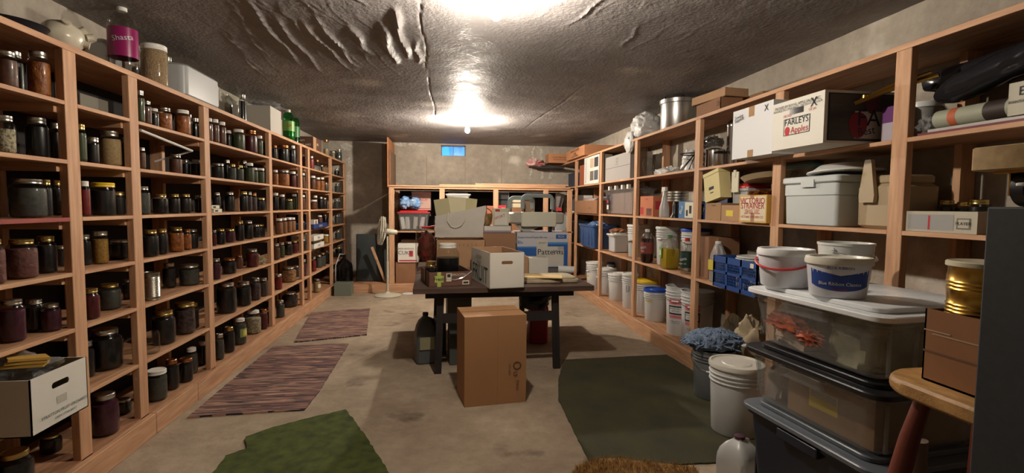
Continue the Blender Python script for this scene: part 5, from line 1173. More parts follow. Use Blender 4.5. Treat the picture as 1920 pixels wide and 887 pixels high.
MB().rbox((-.11, -.1, 0), (.11, .1, a.z-L1-.03), greyp, .02).build('case_body', t); MB().tube([(.09, -.12, .07), (.09, -.13, .12), (.09, -.13, .22), (.09, -.12, .27)], .012, greyp).build('case_handle', t)
carton('small_box', 'small red box on the pale grey moulded case', 'box', (at(1047, 390, Y=8.5).x, 8.46, a.z+.004), 0, .08, .08, .06, inkred)
# loose boards on the top of back shelf
for i, (xa_, xb_, y, z, tilt, lab, w_) in enumerate(((-.92, 2.13, 8.41, 1.752, .0, 'long loose fir board lying along front of back shelf top', .14), (-.1, 2.05, 8.42, 1.776, .0, 'second loose fir board stacked on the long front board', .12), (.5, 2.10, 8.41, 1.800, .0, 'short loose board on top of the stacked boards', .09), (-.88, 2.12, 8.53, 1.752, .012, 'thin loose board sloping up behind the front boards', .08))):
    L_ = xb_-xa_; o = MB().box((0, -w_/2, 0), (L_, w_/2, .022), fx).build('loose_board', loc=(xa_, y, z), bevel=.002); o.rotation_euler = (0, -tilt, 0); tag(o, lab, 'board')
loc(MB().box((-1.62, YBK, .118), (bx[0]+.0, YB-.3, .14), ply).build('platform_board', bs), bs)
# things on and by the platform at the left of the back shelf
a, c = at(661, 438, Y=8.7), at(719, 438, Y=8.7)
dg = mat('dark_green_board', '2b3233', .75, var=.15)
o = MB().rbox((0, 0, 0), (c.x-a.x, .05, a.z-.15), dg, .02, M=Matrix.Rotation(-.05, 4, 'X')).build('hard_case', loc=(a.x+.06, 8.64, .146)); tag(o, 'dark grey green flat case standing in back left corner', 'case')
o = MB().box((-.02, 0, 0), (.02, .03, .62), fz, Matrix.Rotation(-.35, 4, 'Y')).build('wood_stick', loc=(at(722, 520, Y=8.5).x-.0, 8.5, .160)); tag(o, 'thin wooden stick leaning in front of dark panel', 'stick')
p = at(640, 520, Y=8.45)
t = thing('glass_carboy', 'big dark glass carboy standing at end of left shelves', 'carboy', (-1.69, 8.62, .146))
MB().lathe([(0, .004), (.12, 0), (.14, .02), (.14, .25), (.125, .31), (.06, .37), (.03, .40), (.028, .45), (.035, .452), (.035, .46), (.02, .46)], glassy('smoked_glass', (.25, .27, .27), rough=.05, body=.3, bodycol=(.02, .02, .025)), 30).build('glass_body', t)
MB().tube([(.0, -.0, .46), (-.05, -.1, .48), (-.1, -.18, .3), (-.10, -.20, .1), (-.09, -.22, .0)], .008, milky, 8).build('siphon_hose', t)
a, c = at(627, 555, Z=0), at(658, 555, Z=0)
carton('metal_box', 'grey green metal box on floor at end of left shelves', 'box', ((a.x+c.x)/2, a.y+.10, .001), .0, (c.x-a.x), .24, .20, mat('grey_green_box', '6c7466', .5))
# pedestal fan
t = thing('pedestal_fan', 'off white pedestal fan turned sideways near the back wall', 'fan', (at(727, 547, Y=8.03).x, 8.03, 0))
fm = mat('fan_plastic', 'b8b4a2', .45)
MB().lathe([(0, .0), (.205, 0), (.212, .01), (.20, .022), (.12, .036), (.05, .05), (.032, .07), (0, .07)], fm, 40).build('base', t)
MB().tube([(0, 0, .05), (0, 0, .55)], .020, fm, 14).tube([(0, 0, .5), (0, 0, .95)], .014, fm, 14).build('pole', t)
HM = Matrix.Translation((0, 0, 1.03)) @ Matrix.Rotation(math.radians(12), 4, 'Z') @ Matrix.Rotation(-PI/2+.12, 4, 'Y')
MB().lathe([(0, -.16), (.035, -.15), (.045, -.1), (.045, -.0), (.03, .02), (0, .02)], fm, 20, HM @ Matrix.Translation((0, 0, .0))).build('motor_housing', t)
g = MB(); gr = .225
for rr, zz in ((gr, .09), (gr*.985, .06), (gr*.985, .12)): g.tube([(rr*math.cos(a_*PI/20), rr*math.sin(a_*PI/20), zz) for a_ in range(40)], .007 if rr == gr else .004, fm, 6, HM, closed=True)
for k in range(44):
    an = k*2*PI/44; c, s_ = math.cos(an), math.sin(an)
    g.tube([(.03*c, .03*s_, .145), (gr*.7*c, gr*.7*s_, .14), (gr*.96*c, gr*.96*s_, .12), (gr*c, gr*s_, .09), (gr*.96*c, gr*.96*s_, .06), (gr*.5*c, gr*.5*s_, .03), (.04*c, .04*s_, .02)], .0022, fm, 4, HM)
g.lathe([(0, .14), (.035, .14), (.035, .15), (0, .152)], fm, 20, HM); g.build('wire_guard', t)
bl_ = MB()
for k in range(4):
    q = HM @ Matrix.Rotation(k*PI/2, 4, 'Z'); bl_.add([(.02, -.03, .075), (.19, -.08, .07), (.19, .07, .105), (.02, .03, .09)], [(0, 1, 2, 3), (3, 2, 1, 0)], milky, q)
bl_.lathe([(.03, .06), (.03, .11), (0, .115)], fm, 14, HM); bl_.build('fan_blades', t)
p = at(768, 545, Z=0)
t = thing('white_plate', 'white upturned plate on the floor beside fan base', 'plate', (p.x, 8.18, .001)); MB().lathe([(.09, 0), (.1, .004), (.07, .016), (0, .016)], whitep, 28).build('plate_body', t)
# ---------------- floor coverings ----------------
def poly_floor(name, label, cat, pts, h, m, jitter=0, kind=None, group=None, z0=.001):
    W_ = []; n = len(pts)
    for i in range(n):
        a, c = at(*pts[i], Z=0), at(*pts[(i+1) % n], Z=0); k = max(1, int((c-a).length/.03)) if jitter else 1
        for q in range(k):
            r = a+(c-a)*(q/k); W_.append((r.x+random.uniform(-jitter, jitter), r.y+random.uniform(-jitter, jitter)))
    cx = sum(p[0] for p in W_)/len(W_); cy = sum(p[1] for p in W_)/len(W_)
    W_ = [(x-cx, y-cy) for x, y in W_]
    ar = sum(W_[i][0]*W_[(i+1) % len(W_)][1]-W_[(i+1) % len(W_)][0]*W_[i][1] for i in range(len(W_)))
    if ar < 0: W_.reverse()
    o = MB().prism(W_, z0, h, m).build(name, loc=(cx, cy, 0)); return tag(o, label, cat, group, kind)
def ragmat(name, seed):
    m = bpy.data.materials.new(name); m.use_nodes = True; N = m.node_tree.nodes; L = m.node_tree.links; b = N['Principled BSDF']; b.inputs['Roughness'].default_value = .95
    tc = N.new('ShaderNodeTexCoord'); mp = N.new('ShaderNodeMapping'); L.new(tc.outputs['Object'], mp.inputs[0]); mp.inputs['Scale'].default_value = (.5, 15, 1); mp.inputs['Location'].default_value = (seed, seed*3, 0)
    n = N.new('ShaderNodeTexNoise'); n.inputs['Scale'].default_value = 1; n.inputs['Detail'].default_value = 3; n.inputs['Roughness'].default_value = .8; L.new(mp.outputs[0], n.inputs[0])
    r = N.new('ShaderNodeValToRGB'); L.new(n.outputs[0], r.inputs[0]); e = r.color_ramp; e.interpolation = 'CONSTANT'
    cols = ['222028', '5a4644', '2c262c', '845c54', '3a3034', 'b08c78', '2c262e', '6c4648', '38302e', 'b89878']
    e.elements[0].color = (*srgb(cols[0]), 1); e.elements[0].position = 0
    e.elements[1].color = (*srgb(cols[1]), 1); e.elements[1].position = .32
    for i, c in enumerate(cols[2:]): q = e.elements.new(.37+i*.042); q.color = (*srgb(c), 1)
    L.new(r.outputs[0], b.inputs['Base Color']); bp = N.new('ShaderNodeBump'); bp.inputs['Strength'].default_value = .5; bp.inputs['Distance'].default_value = .004; L.new(n.outputs[0], bp.inputs['Height']); L.new(bp.outputs[0], b.inputs['Normal'])
    return m
poly_floor('rag_rug', 'larger dark striped rag rug beside the left shelves', 'rug', [(512, 651.5), (654, 645.7), (618, 704), (598, 736), (571, 770), (460, 777), (352, 785), (420, 727)], .012, ragmat('rag_weave', 2), .004)
poly_floor('rag_rug', 'smaller faded striped rag rug farther from the camera', 'rug', [(582, 588), (693.4, 579), (690, 604), (687.6, 629), (620, 636), (552, 643)], .012, ragmat('rag_weave_faded', 7), .004)
turf = mat('green_turf', '5a662c', .95, col2='38441c', vscale=14, bump=1, bscale=220)
turf2 = mat('olive_turf', '4f4e30', .95, col2='3c3c2c', vscale=3, bump=1, bscale=260)
random.seed(3)
g1 = [(649, 771), (690, 828), (726, 887), (760, 960), (330, 960), (400, 890), (424, 859), (461, 845), (461, 822), (504, 807), (580, 787)]
poly_floor('turf_mat', 'bright green artificial turf mat with ragged edge, front centre', 'mat', g1, .014, turf, .006)
poly_floor('turf_mat', 'long olive green turf carpet strip beside right shelves', 'mat', [(1057, 676), (1250, 666.5), (1289, 690), (1432, 790), (1480, 862), (1335, 870), (1200.7, 876), (1103, 865), (1047, 751), (1047, 713)], .010, turf2, .003)
straw = mat('straw_bristle', 'a47c40', .9, col2='6a4820', vscale=30)
sm = [(1075, 890), (1086, 879), (1122, 868), (1160, 866), (1215, 874), (1260, 878), (1303, 884), (1330, 930), (1050, 930)]
om = poly_floor('straw_mat', 'golden straw doormat with shaggy bristles at bottom edge', 'doormat', sm, .024, straw, .004, z0=.0112)
b = MB(); A_ = [at(*q, Z=0) for q in sm]
xs = [q.x for q in A_]; ys_ = [q.y for q in A_]
def inpoly(x, y):
    r = False
    for i in range(len(A_)):
        p, q = A_[i], A_[i-1]
        if (p.y > y) != (q.y > y) and x < (q.x-p.x)*(y-p.y)/(q.y-p.y)+p.x: r = not r
    return r
n = 0
while n < 3800:
    x, y = random.uniform(min(xs), max(xs)), random.uniform(min(ys_), max(ys_))
    if not inpoly(x, y): continue
    n += 1; a, l, s_ = random.random()*6.3, random.uniform(.015, .04), random.uniform(.01, .03)
    ca, sa = math.cos(a), math.sin(a); w_ = .0016
    x -= om.location.x; y -= om.location.y
    b.add([(x-sa*w_, y+ca*w_, .018), (x+sa*w_, y-ca*w_, .018), (x+ca*s_, y+sa*s_, .022+l)], [(0, 1, 2)], straw)
q = b.build('straw_bristles', om); q['kind'] = 'stuff'
# ---------------- the jars on the left shelving ----------------
BAY = {'Z': 'first', 'A': 'second', 'B': 'third', 'C': 'fourth', 'D': 'fifth', 'E': 'sixth', 'F': 'seventh', 'G': 'last'}
LVN = {1: 'top', 2: 'second', 3: 'third', 4: 'fourth', 5: 'fifth', 6: 'sixth', 7: 'bottom'}
LX = {1: 1.94, 2: 1.655, 3: 1.373, 4: 1.10, 5: .82, 6: .475, 7: .14}
DESC = {'peach': 'orange peaches', 'brown': 'brown fruit', 'pink': 'pinkish meat', 'dark': 'dark fruit', 'black': 'black fruit', 'purple': 'purple beets', 'wine': 'wine red fruit', 'red': 'red preserve', 'green': 'green beans', 'greydark': 'grey preserve', 'grain': 'pale grain', 'beige': 'beige grain', 'yellow': 'yellow corn', 'tan': 'tan spread', 'noodle': 'curly noodles', 'beans': 'pale beans', 'dried': 'dried fruit', None: 'nothing'}
ORD = ['first', 'second', 'third', 'fourth', 'fifth', 'sixth', 'seventh', 'eighth', 'ninth', 'tenth', 'eleventh', 'twelfth', 'thirteenth']
# bay level | left px, right px, lid-top px y, jar kind, contents, lid, extra set-back behind the shelf edge
JARS = """
Z1|-14 34 97 jar brown silver .02|57 103 101 jar peach silver .02|24 62 103 jar dark silver .16
Z2|-20 30 217 jar beans silver .02|44 92 221 jar black silver .06|90 116 231 jar dark silver .16
Z3|12 90 336 big greydark silver .01|68 98 337 jar dark gold .14|94 118 338 jar dark gold .18
Z4|-52 11 449 big pink gold .0|7 72 449 big pink gold .01|64 107 443 jar dark gold .05|104 124 461 small dark silver .20
Z5|-6 49 562 big purple silver .04|44 84 562 jar dark silver .1|82 122 562 jar purple silver .08
Z7|-14 66 846 big black gold .0|64 130 860 big black gold .14
A2|136 162 233 jar green gold .01|160 186 258 small dark silver .05|186 231 247 jar beige silver .03|224 246 258 jar dark silver .16
A3|146 169 340 jar red white .02|168 217 343 wide dark yellow .02|215 243 360 small dark gold .03
A4|170 203 434 wide yellow silver .06|203 242 450 wide dark silver .10|142 172 440 jar black silver .1
A5|150 188 541 jar wine gold .01|190 236 530 jar greydark gold .06|228 250 524 jar dark silver .18
A6|178 246 611 big black silver .05|140 178 640 jar dark silver .1
A7|166 224 738 big purple silver .0|216 248 765 small greydark silver .10
B1|252 271 170 jar green silver .0|266 284 190 jar brown silver .0|280 298 204 jar dark white .06|292 323 203 jar peach silver .02|326 358 207 jar peach white .01|356 374 222 jar dark silver .12|345 361 215 jar brown silver .13
B2|258 273 277 jar brown silver .0|316 342 290 jar brown silver .03|340 356 300 jar dark silver .14|357 380 300 jar black silver .06
B3|250 282 350 big greydark silver .0|284 316 364 jar black gold .04|314 338 364 jar dark gold .04|334 359 364 jar dark gold .04|354 371 366 jar black silver .05|366 380 366 jar black silver .07
B4|264 298 431 jar dark gold .0|290 315 429 jar dark gold .02|314 345 426 jar peach gold .01|341 359 430 jar peach copper .04|357 380 429 jar dark silver .05
B5|303 330 493 jar black silver .14|343 382 494 wide greydark silver .04
B6|262 300 617 small None None .0|282 330 582 jar dark gold .02|325 366 567 wide dried gold .02|354 379 566 jar dark gold .06
B7|272 314 693 wide greydark blue-white .0|306 336 674 jar dark copper .02|334 362 672 wide dark copper .0|346 371 652 jar greydark white .05|368 390 641 jar black silver .07
C1|386 399 222 jar brown white .02|396 411 224 jar brown white .0|408 424 229 jar brown white .0|422 435 245 jar dark white .1|432 458 243 jar green white .02|457 483 245 jar wine copper .01|480 493 255 jar green white .0|492 501 259 jar green white .03
C2|396 420 307 wide black silver .02|418 432 300 jar dark silver .13|427 443 308 jar greydark gold .02|441 457 310 jar greydark gold .01|450 464 301 jar dark silver .15|457 477 306 jar green white .02|470 484 315 jar green white .03|480 496 316 wide green white .01|490 502 310 jar wine gold .08
C3|398 414 361 jar dark silver .1|420 440 360 jar black silver .1|448 465 359 jar dark gold .02|462 473 360 jar dried silver .04|470 482 362 jar dried copper .05|481 502 371 wide black gold .02
C4|397 406 432 jar wine silver .02|404 423 429 jar black gold .01|421 440 429 small purple gold .03|440 458 414 jar black gold .02|456 475 414 jar black silver .03|472 488 421 jar black silver .05|486 503 420 jar black gold .04
C5|396 414 485 jar purple silver .0|415 444 484 jar black copper .02|440 456 478 jar brown copper .1|460 485 467 jar wine silver .0
C6|404 444 530 big black silver .01|442 471 528 jar dark silver .0|469 489 521 jar dried silver .01|485 504 521 jar dried silver .01
C7|402 420 626 jar greydark silver .0|418 440 613 jar dark gold .0|438 462 597 big greydark white .0|459 490 582 big beans white .01|486 502 580 jar wine copper .0|500 511 578 jar black silver .03
D1|509 520 273 jar dark copper .0|521 542 273 wide black copper .02|541 557 274 jar black silver .02
D2|510 522 319 jar peach white .03|518 543 319 wide peach silver .01|541 556 322 jar wine white .02|552 562 326 jar wine white .08
D3|510 523 362 jar black white .02|522 535 365 jar black white .06|532 548 373 small green gold .0|546 557 364 jar green white .06
D4|515 531 410 jar tan white .0|525 539 409 jar tan white .01|534 548 408 jar tan white .02|540 555 408 jar tan white .02
D5|510 525 457 jar brown silver .0|522 534 455 jar green silver .02|532 549 453 jar black silver .02|546 560 451 jar wine gold .02
D6|514 529 514 small red silver .0|526 556 500 big noodle silver .01|548 562 498 jar dried silver .09
D7|517 534 563 jar greydark silver .0|531 562 546 big black silver .03
E1|563 572 289 jar wine white .03
E2|564 573 325 jar brown white .02
E3|565 576 366 jar brown white .02
E4|564 572 415 jar dark silver .03
E5|566 578 447 jar dark silver .02
E6|566 577 486 jar purple silver .02
F1|577 589 293 jar red silver .0|587 600 300 jar None copper .02|598 607 310 small None silver .04|605 616 311 small None silver .05
F2|579 593 330 jar brown white .0|590 601 333 jar peach white .01|598 609 333 jar peach white .02|608 617 343 jar greydark silver .03
F3|580 595 375 small brown white .0|586 596 367 jar brown white .07|595 607 369 jar black silver .03|604 616 371 jar black silver .04
F6|583 593 482 jar red silver .01|590 605 478 big greydark silver .03|598 611 474 big greydark gold .03|607 618 470 big greydark silver .05
F7|587 601 523 big beige silver .0
G1|626 635 318 jar black silver .04|634 643 318 jar black silver .06
G2|627 637 345 jar greydark silver .04|635 644 346 jar None silver .06
G3|626 636 374 wide greydark silver .03|634 643 375 wide dried silver .05
G4|627 636 403 jar greydark silver .04|635 645 401 jar greydark silver .06
G5|628 639 432 jar greydark silver .02
G6|628 642 462 jar black gold .03
"""
PLACED = {}
random.seed(11)
for line in JARS.strip().split('\n'):
    hd, *items = line.split('|'); bay, lv = hd[0], int(hd[1])
    items = [i.split() for i in items]
    order = sorted(range(len(items)), key=lambda i: float(items[i][0])+float(items[i][1]))
    z = LX[lv]; top = ([2.22]+[LX[k] for k in range(1, 8)])[lv-1]-.024
    for rank, i in enumerate(order):
        x0, x1, yt, kind, cont, lid, sb = items[i]; x0, x1, yt, sb = float(x0), float(x1), float(yt), float(sb)
        cont = None if cont == 'None' else cont; lid = None if lid == 'None' else lid
        r0 = .05
        for _ in range(3):
            X = XL-.012-sb-r0; x, y, r, h = spot(x0, x1, yt, z, X=X); r0 = min(r, .095)
        h = min(h, top-z-.006); h = max(h, .09); r = min(r0, .095)
        r = min(r, h*.52); y = min(y, 9.40)
        for k in range(len(LP)-1):       # keep clear of the posts
            if LP[k]+.0 < y < LP[k+1]+.085: y = min(max(y, LP[k]+.045+r if X < XL-.06 else LP[k]+.085+r), LP[k+1]-r+.03)
        for _ in range(40):
            hit = [q for q in PLACED.get((bay, lv), []) if math.hypot(q[0]-x, q[1]-y) < q[2]+r-.001]
            if not hit: break
            q = hit[0]; s_ = 1 if y >= q[1] else -1
            if abs(x-q[0]) < .02 and abs(y-q[1]) > .03: y += s_*.006
            elif x > q[0] and x+.008 < XL-r-.004: x += .008
            elif x-.008 > XL-D+r: x -= .008
            else: y += s_*.008; r *= .985
        for k in range(len(LP)-1):
            if LP[k]+.04 < y <= LP[k+1]+.04:
                if x+r > XL-.040: a_, b_ = LP[k]+.087+r, LP[k+1]-.002-r
                elif x-r < XL-D+.087: a_, b_ = LP[k]+.061+r, LP[k+1]+.018-r
                else: a_, b_ = LP[k]+.05+r, LP[k+1]+.03-r
                if b_ < a_: a_ = b_ = (a_+b_)/2
                y = min(max(y, a_), b_)
        PLACED.setdefault((bay, lv), []).append((x, y, r))
        what = DESC[cont]
        if cont is None: lab = 'empty clear jar, %s from left, %s shelf, %s left bay' % (ORD[rank], LVN[lv], BAY[bay])
        else: lab = 'jar of %s, %s lid, %s from left, %s shelf, %s left bay' % (what, (lid or 'no').replace('-', ' '), ORD[rank], LVN[lv], BAY[bay])
        if len(items) == 1: lab = lab.replace('first from left', 'alone')
        fill = {'grain': .95, 'beige': .86, 'beans': .72, 'black': .86}.get(cont, .84)
        if bay == 'Z' and lv == 2 and cont == 'beans': fill = .72
        jar(lab, x, y, z, r, h, kind, cont, lid, fill, rz=random.random()*3, group='canning jars on the left wall shelving')
# other things among the jars
def Lspot(px0, px1, py, z, sb): 
    r0 = .05
    for _ in range(3): X = XL-.012-sb-r0; x, y, r, h = spot(px0, px1, py, z, X=X); r0 = r
    return x, y, r, h
x, y, r, h = Lspot(262, 301, 511, LX[5], .0)
r = min(r, .08)
t = thing('food_can', 'large ribbed bare tin can standing on left shelving', 'can', (x, y, LX[5]+.001))
pr = [(0, .002), (r-.003, 0), (r, .004), (r-.002, .01)]
for q in range(18): pr += [(r-.002, .02+q*(h-.05)/18), (r, .02+(q+.5)*(h-.05)/18)]
pr += [(r-.002, h-.03), (r-.002, h-.006), (r, h-.003), (r-.003, h), (r-.005, h-.004), (0, h-.004)]
MB().lathe(pr, tin, 36).build('can_body', t)
# white rod frame
P = [at(263, 244, X=XL-.02), at(360, 283, X=XL+.01), at(290, 303, X=XL-.22)]
t = thing('towel_rack', 'white metal rod frame leaning across the third bay', 'rack', tuple(P[1]))
MB().tube([P[0]-P[1], Vector((0, 0, 0))], .009, whitep, 8).tube([Vector((0, 0, 0)), P[2]-P[1]], .007, whitep, 8).build('rod_frame', t)
# grey cloth roll in bay A, top shelf
p0, p1 = at(143, 200, X=XL-.12), at(189, 202, X=XL-.12)
o = MB().box((-.05, min(p0.y, p1.y)-.03, LX[1]+.001), (.05, max(p0.y, p1.y), LX[1]+.085), mat('grey_carton', '6c685c', .8)).build('long_box', loc=(XL-.13, 0, 0), bevel=.003); tag(o, 'long dull grey box on top shelf of second left bay', 'box')
# small white boxes, tray, trays with writing
for i, (a, c, y0, y1) in enumerate(((397, 411, 391, 396), (401, 416, 396, 402))):
    p0, p1 = at(a, y1, X=XL-.01-.0*i), at(c, y1, X=XL-.01)
    o = MB().box((-.05, p0.y, 0), (-.004, p1.y, .028), paper).box((-.0035, p0.y+.02, .006), (-.003, (p0.y+p1.y)/2, .02), ink).build('small_box', loc=(XL-.003-.001*i, 0, LX[3]+.002+(1-i)*.03)); tag(o, '%s of two slim white label boxes, third shelf, fourth left bay' % ('upper', 'lower')[i], 'box')
wb = mat('wood_block', '9c7c50', .7)
cl = mat('tan_cloth', 'a89a78', .95, col2='7c7054', vscale=25)
o = MB().blob((0, 0, .03), (.1, .075, .07), cl, .35, 4, 5, 40, 22, .4).build('cloth_bag', loc=(XL-.13, 5.43, LX[5]+.002)); tag(o, 'crumpled tan cloth bag at far end of fourth left bay', 'cloth')
def Ltray(label, a, c, y0, y1, z, m, writing, wm, h, name='box_tray', open_=True):
    p0, p1 = at(a, y1, X=XL+.03), at(c, y1, X=XL+.03); p0.y = max(p0.y, 7.13); w_ = abs(p1.y-p0.y)
    return carton(name, label, 'tray', (XL+.03-.15, (p0.y+p1.y)/2, z), PI/2, w_, .3, h, m, open_=open_, texts=[('F', writing, .5, .5, h*.6, wm)])
w_ = at(583, 434, X=XL+.03).y
Ltray('shallow blue printed tray of small packages, seventh left bay', 583, 614, 425, 434, LX[4]+.001, mat('navy_print_card', '24386c', .6), 'APRICOTS', paper, .07)
zz = LX[4]+.008
ym = at(598, 420, X=XL-.1).y
x, y, r, h = spot(594, 605, 404, zz, X=XL-.1)
jar('spice bottle with white cap and pink label in blue tray', x, y, zz, r, h, 'jar', 'pink', 'white')
x, y, r, h = spot(605, 617, 402, zz, X=XL-.11)
jar('black filled jar with silver lid in the blue tray', x, y-.04, zz, r*.9, h, 'jar', 'black', 'silver')
carton('small_box', 'small white and brown packet at left of blue tray', 'box', (XL-.12, at(588, 420, X=XL-.1).y+.02, zz+.001), PI/2, .22, .1, .11, white_card, decals=[('F', .3, .1, .7, .9, card2)])
Ltray('lower white shallow tray with black writing, seventh left bay', 583, 608, 458, 467, LX[5]+.0+.28-.279, white_card, 'APPLES', ink, .075)
Ltray('upper white shallow tray resting on lower one, seventh left bay', 583, 607, 443, 452, LX[5]+.112, white_card, 'PEARS', ink, .075)
carton('small_box', 'dark filled carton holding apart the two white trays', 'box', (XL-.17, 7.42, LX[5]+.008), PI/2, .3, .16, .1, card2)
x, y, r, h = spot(602, 617, 440, LX[5], X=XL-.1); jar('jar of yellow powder, white lid, right of white trays', x, y+.05, LX[5], r, h, 'wide', 'yellow', 'white')
for k, z in ((4, LX[4]),):
    pass
# small paper label on two jars
lab2 = [('C', 7, 449, 640, 'soup label, yellow and green')]
x, y, r, h = Lspot(438, 462, 597, LX[7], 0)
b = MB(); n = 10
for z0, z1, k0, k1, m in ((.30, .62, -45, 55, mat('label_green', '8c9c58', .6)), (.36, .56, -18, 30, mat('label_yellow', 'c8b860', .6))):
    vs = []
    for i in range(n+1):
        a = math.radians(k0+(k1-k0)*i/n-25); rr = r+.002+(.0006 if k0 > -40 else 0)
        for v in (z0, z1): vs.append((rr*math.cos(a), rr*math.sin(a), v*h))
    b.add(vs, [(2*i, 2*i+2, 2*i+3, 2*i+1) for i in range(n)], m)
# (wrapped round the jar: joined to it as a part)
best = min((o for o in C.objects if o.name.startswith('canning_jar') and o.type == 'EMPTY'), key=lambda o: (o.location-Vector((x, y, LX[7]))).length)
o = b.build('paper_label', best); o.scale = (1/best.scale[0], 1/best.scale[1], 1/best.scale[2]); o.rotation_euler[2] = -best.rotation_euler[2]
x, y, r, h = Lspot(587, 601, 523, LX[7], 0)
best = min((o for o in C.objects if o.name.startswith('canning_jar') and o.type == 'EMPTY'), key=lambda o: (o.location-Vector((x, y, LX[7]))).length)
b = MB(); vs = []
for i in range(n+1):
    a = math.radians(-60+70*i/n)
    for v in (.35, .62): vs.append(((r+.002)*math.cos(a), (r+.002)*math.sin(a), v*h))
b.add(vs, [(2*i, 2*i+2, 2*i+3, 2*i+1) for i in range(n)], paper)
o = b.build('paper_label', best); o.scale = (1/best.scale[0], 1/best.scale[1], 1/best.scale[2]); o.rotation_euler[2] = -best.rotation_euler[2]
# ---------------- white fruit box pushed into the nearest bay ----------------
z = LX[6]; a, c = at(58, 770, X=-1.69), at(164, 720, X=-1.69); print('left box', a, c)
w_ = abs(c.y-a.y); X1 = max(a.x, c.x); h_ = at(58, 713, X=a.x).z-z
t = carton('produce_box', 'open white produce box with hand hole jutting from left shelving', 'box', (X1-.2, (a.y+c.y)/2, z+.001), PI/2, w_, .40, min(h_, .27), white_card, open_=True, inner=mat('box_inside', '8c8470', .8), holes=('F',),
       texts=[('F', 'STRATTON FRUIT ORCHARDS', .56, .22, .021, inkgreen), ('F', 'OREM, UTAH 84057', .56, .12, .015, inkgreen)], decals=[('F', .42, .35, .6, .5, mat('faint_print', 'b0aea0', .8))])
bxy = (X1-.2, (a.y+c.y)/2)
crumple('plastic_bag', 'dusty clear plastic bags bunched inside the produce box', 'bag', (bxy[0]+.0, bxy[1], z+.17), (.155, .095, .075), film, amp=.5, seed=15, flat=.8)
ym_ = mat('yellow_packet', 'b8903c', .7)
o = MB()
for i in range(3): o.box((-.07, -.10, i*.014), (.06, .09, i*.014+.011), ym_, Matrix.Rotation(.1*i, 4, 'Z'))
o = o.build('packet_stack', loc=(bxy[0]+.09, bxy[1]-.02, z+.262)); o.rotation_euler = (-.15, .1, .5); tag(o, 'mustard yellow flat packets poking out of the produce box', 'packets')
# ---------------- on top of the left shelving ----------------
LT = 2.22
x, y, r, h = spot(196, 260, 12, LT, X=-1.93)
bottle('soda_bottle', 'large clear soda bottle with magenta label on left shelving', 'bottle', (x, y, LT+.001), min(r, .075), h, pet, lidwhite, None, 0, mat('magenta_label', '8a1c58', .3), (.24, .66), [('Shasta', 0, .50, .058, mat('silver_print', 'c9c9d0', .4), 12)], rz=.5)
x, y, r, h = spot(258, 312, 84, LT, X=-1.95)
jar('gallon jar of pale grain with white lid on shelving top', x, y+.02, LT, min(r, .085), h, 'wide', 'grain', 'white', .95)
x, y, r, h = spot(306, 328, 108, LT, X=-2.14)
jar('small grain jar with silver lid behind the gallon jar', x, y-.02, LT, r*.9, h, 'jar', 'grain', 'silver', .8)
x, y, r, h = spot(178, 204, 50, LT, X=-2.12)
jug('frosted gallon jug standing behind the magenta labelled bottle', (x, y, LT+.001), .15, .24, milky, whitep)
# big water container lying on its side
p0, p1 = at(318, 160, X=-1.93), at(408, 180, X=-1.93)
t = thing('water_container', 'frosted rectangular water container lying on its side', 'container', (-1.96, (p0.y+p1.y)/2, LT+.001))
L_ = abs(p1.y-p0.y)*.86
frost = glassy('frosted_plastic', (.75, .77, .78), rough=.35, body=.75, bodycol=(.52, .54, .54))
MB().rbox((-.11, -L_/2, 0), (.11, L_/2-.09, .235), frost, .05, n=6).rbox((-.09, L_/2-.12, .02), (.09, L_/2-.04, .21), frost, .04, n=5).build('container_body', t)
MB().lathe([(.03, 0), (.03, .05), (.026, .055), (0, .055)], whitep, 20, Matrix.Translation((.03, L_/2-.045, .19)) @ Matrix.Rotation(-PI/2, 4, 'X')).build('screw_cap', t)
MB().tube([(.02, L_/2-.05, .14), (.03, L_/2+.01, .12), (.03, L_/2+.01, .06), (.02, L_/2-.05, .04)], .018, frost, 12).build('handle', t)
x, y, r, h = spot(409, 450, 152, LT, X=-1.95)
jar('large empty clear gallon jar on top of left shelving', x, y, LT, min(r, .095), h, 'big', None, None)
x, y, r, h = spot(444, 460, 176, LT, X=-2.0)
jar('dark glass bottle jar between empty jar and white box', x, y+.03, LT, r, h, 'jar', 'black', 'silver')
# white box with plastic bag
a = at(506, 228, X=-1.85); y0, y1 = at(507, 225, X=-1.85).y, at(527.5, 235, X=-1.85).y
h_ = at(507, 196, X=-1.85).z-LT
t = carton('cardboard_box', 'plain white box holding plastic bags on left shelving', 'box', (-1.85-.19, (y0+y1)/2, LT+.001), PI/2, abs(y1-y0), .38, min(h_, .27), mat('soft_white_card', 'b8b4aa', .75))
crumple('plastic_bag', 'crumpled clear plastic bag on the plain white box', 'bag', (-1.98, (y0+y1)/2, LT+min(h_, .27)+.003), (.16, .12, .05), film, amp=.7, seed=19)
x, y, r, h = spot(529, 552, 206, LT, X=-1.90)
bottle('soda_bottle', 'green two litre bottle on top of left shelving', 'bottle', (x, y, LT+.001), r, h, petgreen, lidwhite, mat('green_soda', '1c6a34', .3), .6, mat('lime_label', '6ca040', .4), (.3, .62), [('UP', 0, .46, .05, inkred)], rz=.4)
x, y, r, h = spot(540, 560, 211, LT, X=-2.04)
bottle('soda_bottle', 'second green bottle behind the front green bottle', 'bottle', (x, y+.05, LT+.001), r*.95, h*.97, petgreen, lidwhite, None, 0, mat('green_label_dark', '2c6c38', .4), (.3, .62), (), rz=.4)
y0, y1 = at(562, 262, X=-1.84).y, at(602, 272, X=-1.84).y
a = at(590, 255, X=-1.84)
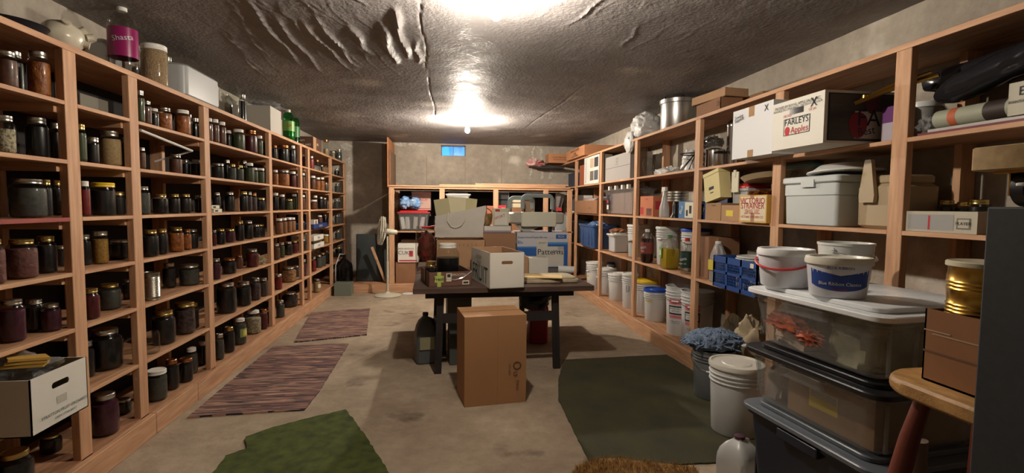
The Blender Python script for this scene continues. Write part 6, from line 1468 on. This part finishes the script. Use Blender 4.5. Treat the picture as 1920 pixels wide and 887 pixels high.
t = carton('jar_case', 'brown jar case with white lettering on left shelving', 'box', (-1.84-.17, at(595, 265, X=-1.84).y, LT+.001), PI/2, .46, .34, .175, mat('dark_case_card', '5a3c2c', .8), texts=[('L', 'Quart', .5, .7, .045, paper), ('L', 'CANNING JARS', .5, .35, .04, paper), ('F', 'JARS', .5, .5, .05, paper)], decals=[('F', .0, 0, .35, 1, card)])
x, y, r, h = spot(605, 617, 262, LT, X=-1.93)
jar('clear jar with copper lid, plastic wrapped, far left shelving top', x, y, LT, r*.85, h, 'wide', 'grain', 'copper', .5)
x, y, r, h = spot(622, 628, 284, LT, X=-1.9)
jar('tiny white capped jar near far end of left shelving', x, y, LT, r, h, 'small', 'beans', 'white')
x, y, r, h = spot(630, 641, 281, LT, X=-1.92)
jar('pale green glass jar at far end of left shelving', x, y, LT, r, h, 'small', 'greydark', 'silver')
# ceramic pig lying on its back and a dark pan
p = at(112, 70, X=-1.95)
t = thing('ceramic_pig', 'cream ceramic pig lying down with stubby feet', 'ornament', (-1.97, at(116, 60, X=-1.97).y, LT+.085))
cp = mat('cream_ceramic', 'c4bca8', .3)
MB().blob((0, 0, 0), (.085, .105, .08), cp, .05, 2, 3, 30, 20).build('pig_body', t)
for sx_, sy_, sz_ in ((.06, .05, .05), (.075, .05, -.02), (.05, -.04, .05), (.07, .09, .03)): MB().lathe([(.02, 0), (.018, .02), (.02, .032), (0, .034)], cp, 14, Matrix.Translation((sx_*.8, sy_, sz_*.8)) @ Vector((0, 0, 1)).rotation_difference(Vector((sx_, sy_*.8, sz_))).to_matrix().to_4x4()).build('pig_foot', t)
MB().lathe([(.03, 0), (.026, .03), (.0, .032)], cp, 16, Matrix.Translation((0, .098, 0)) @ Matrix.Rotation(-PI/2, 4, 'X')).build('pig_snout', t)
p = at(45, 45, X=-2.0)
t = thing('dark_pan', 'dark round pan lying behind the ceramic pig', 'pan', (-2.02, p.y-.08, LT+.001))
MB().lathe([(0, .003), (.12, 0), (.15, .05), (.155, .052), (.145, .05), (.115, .01), (0, .01)], mat('enamel_black', '24242a', .35), 36).build('pan_body', t)
MB().box((-.02, -.32, .035), (.02, -.14, .048), black).build('pan_handle', t)
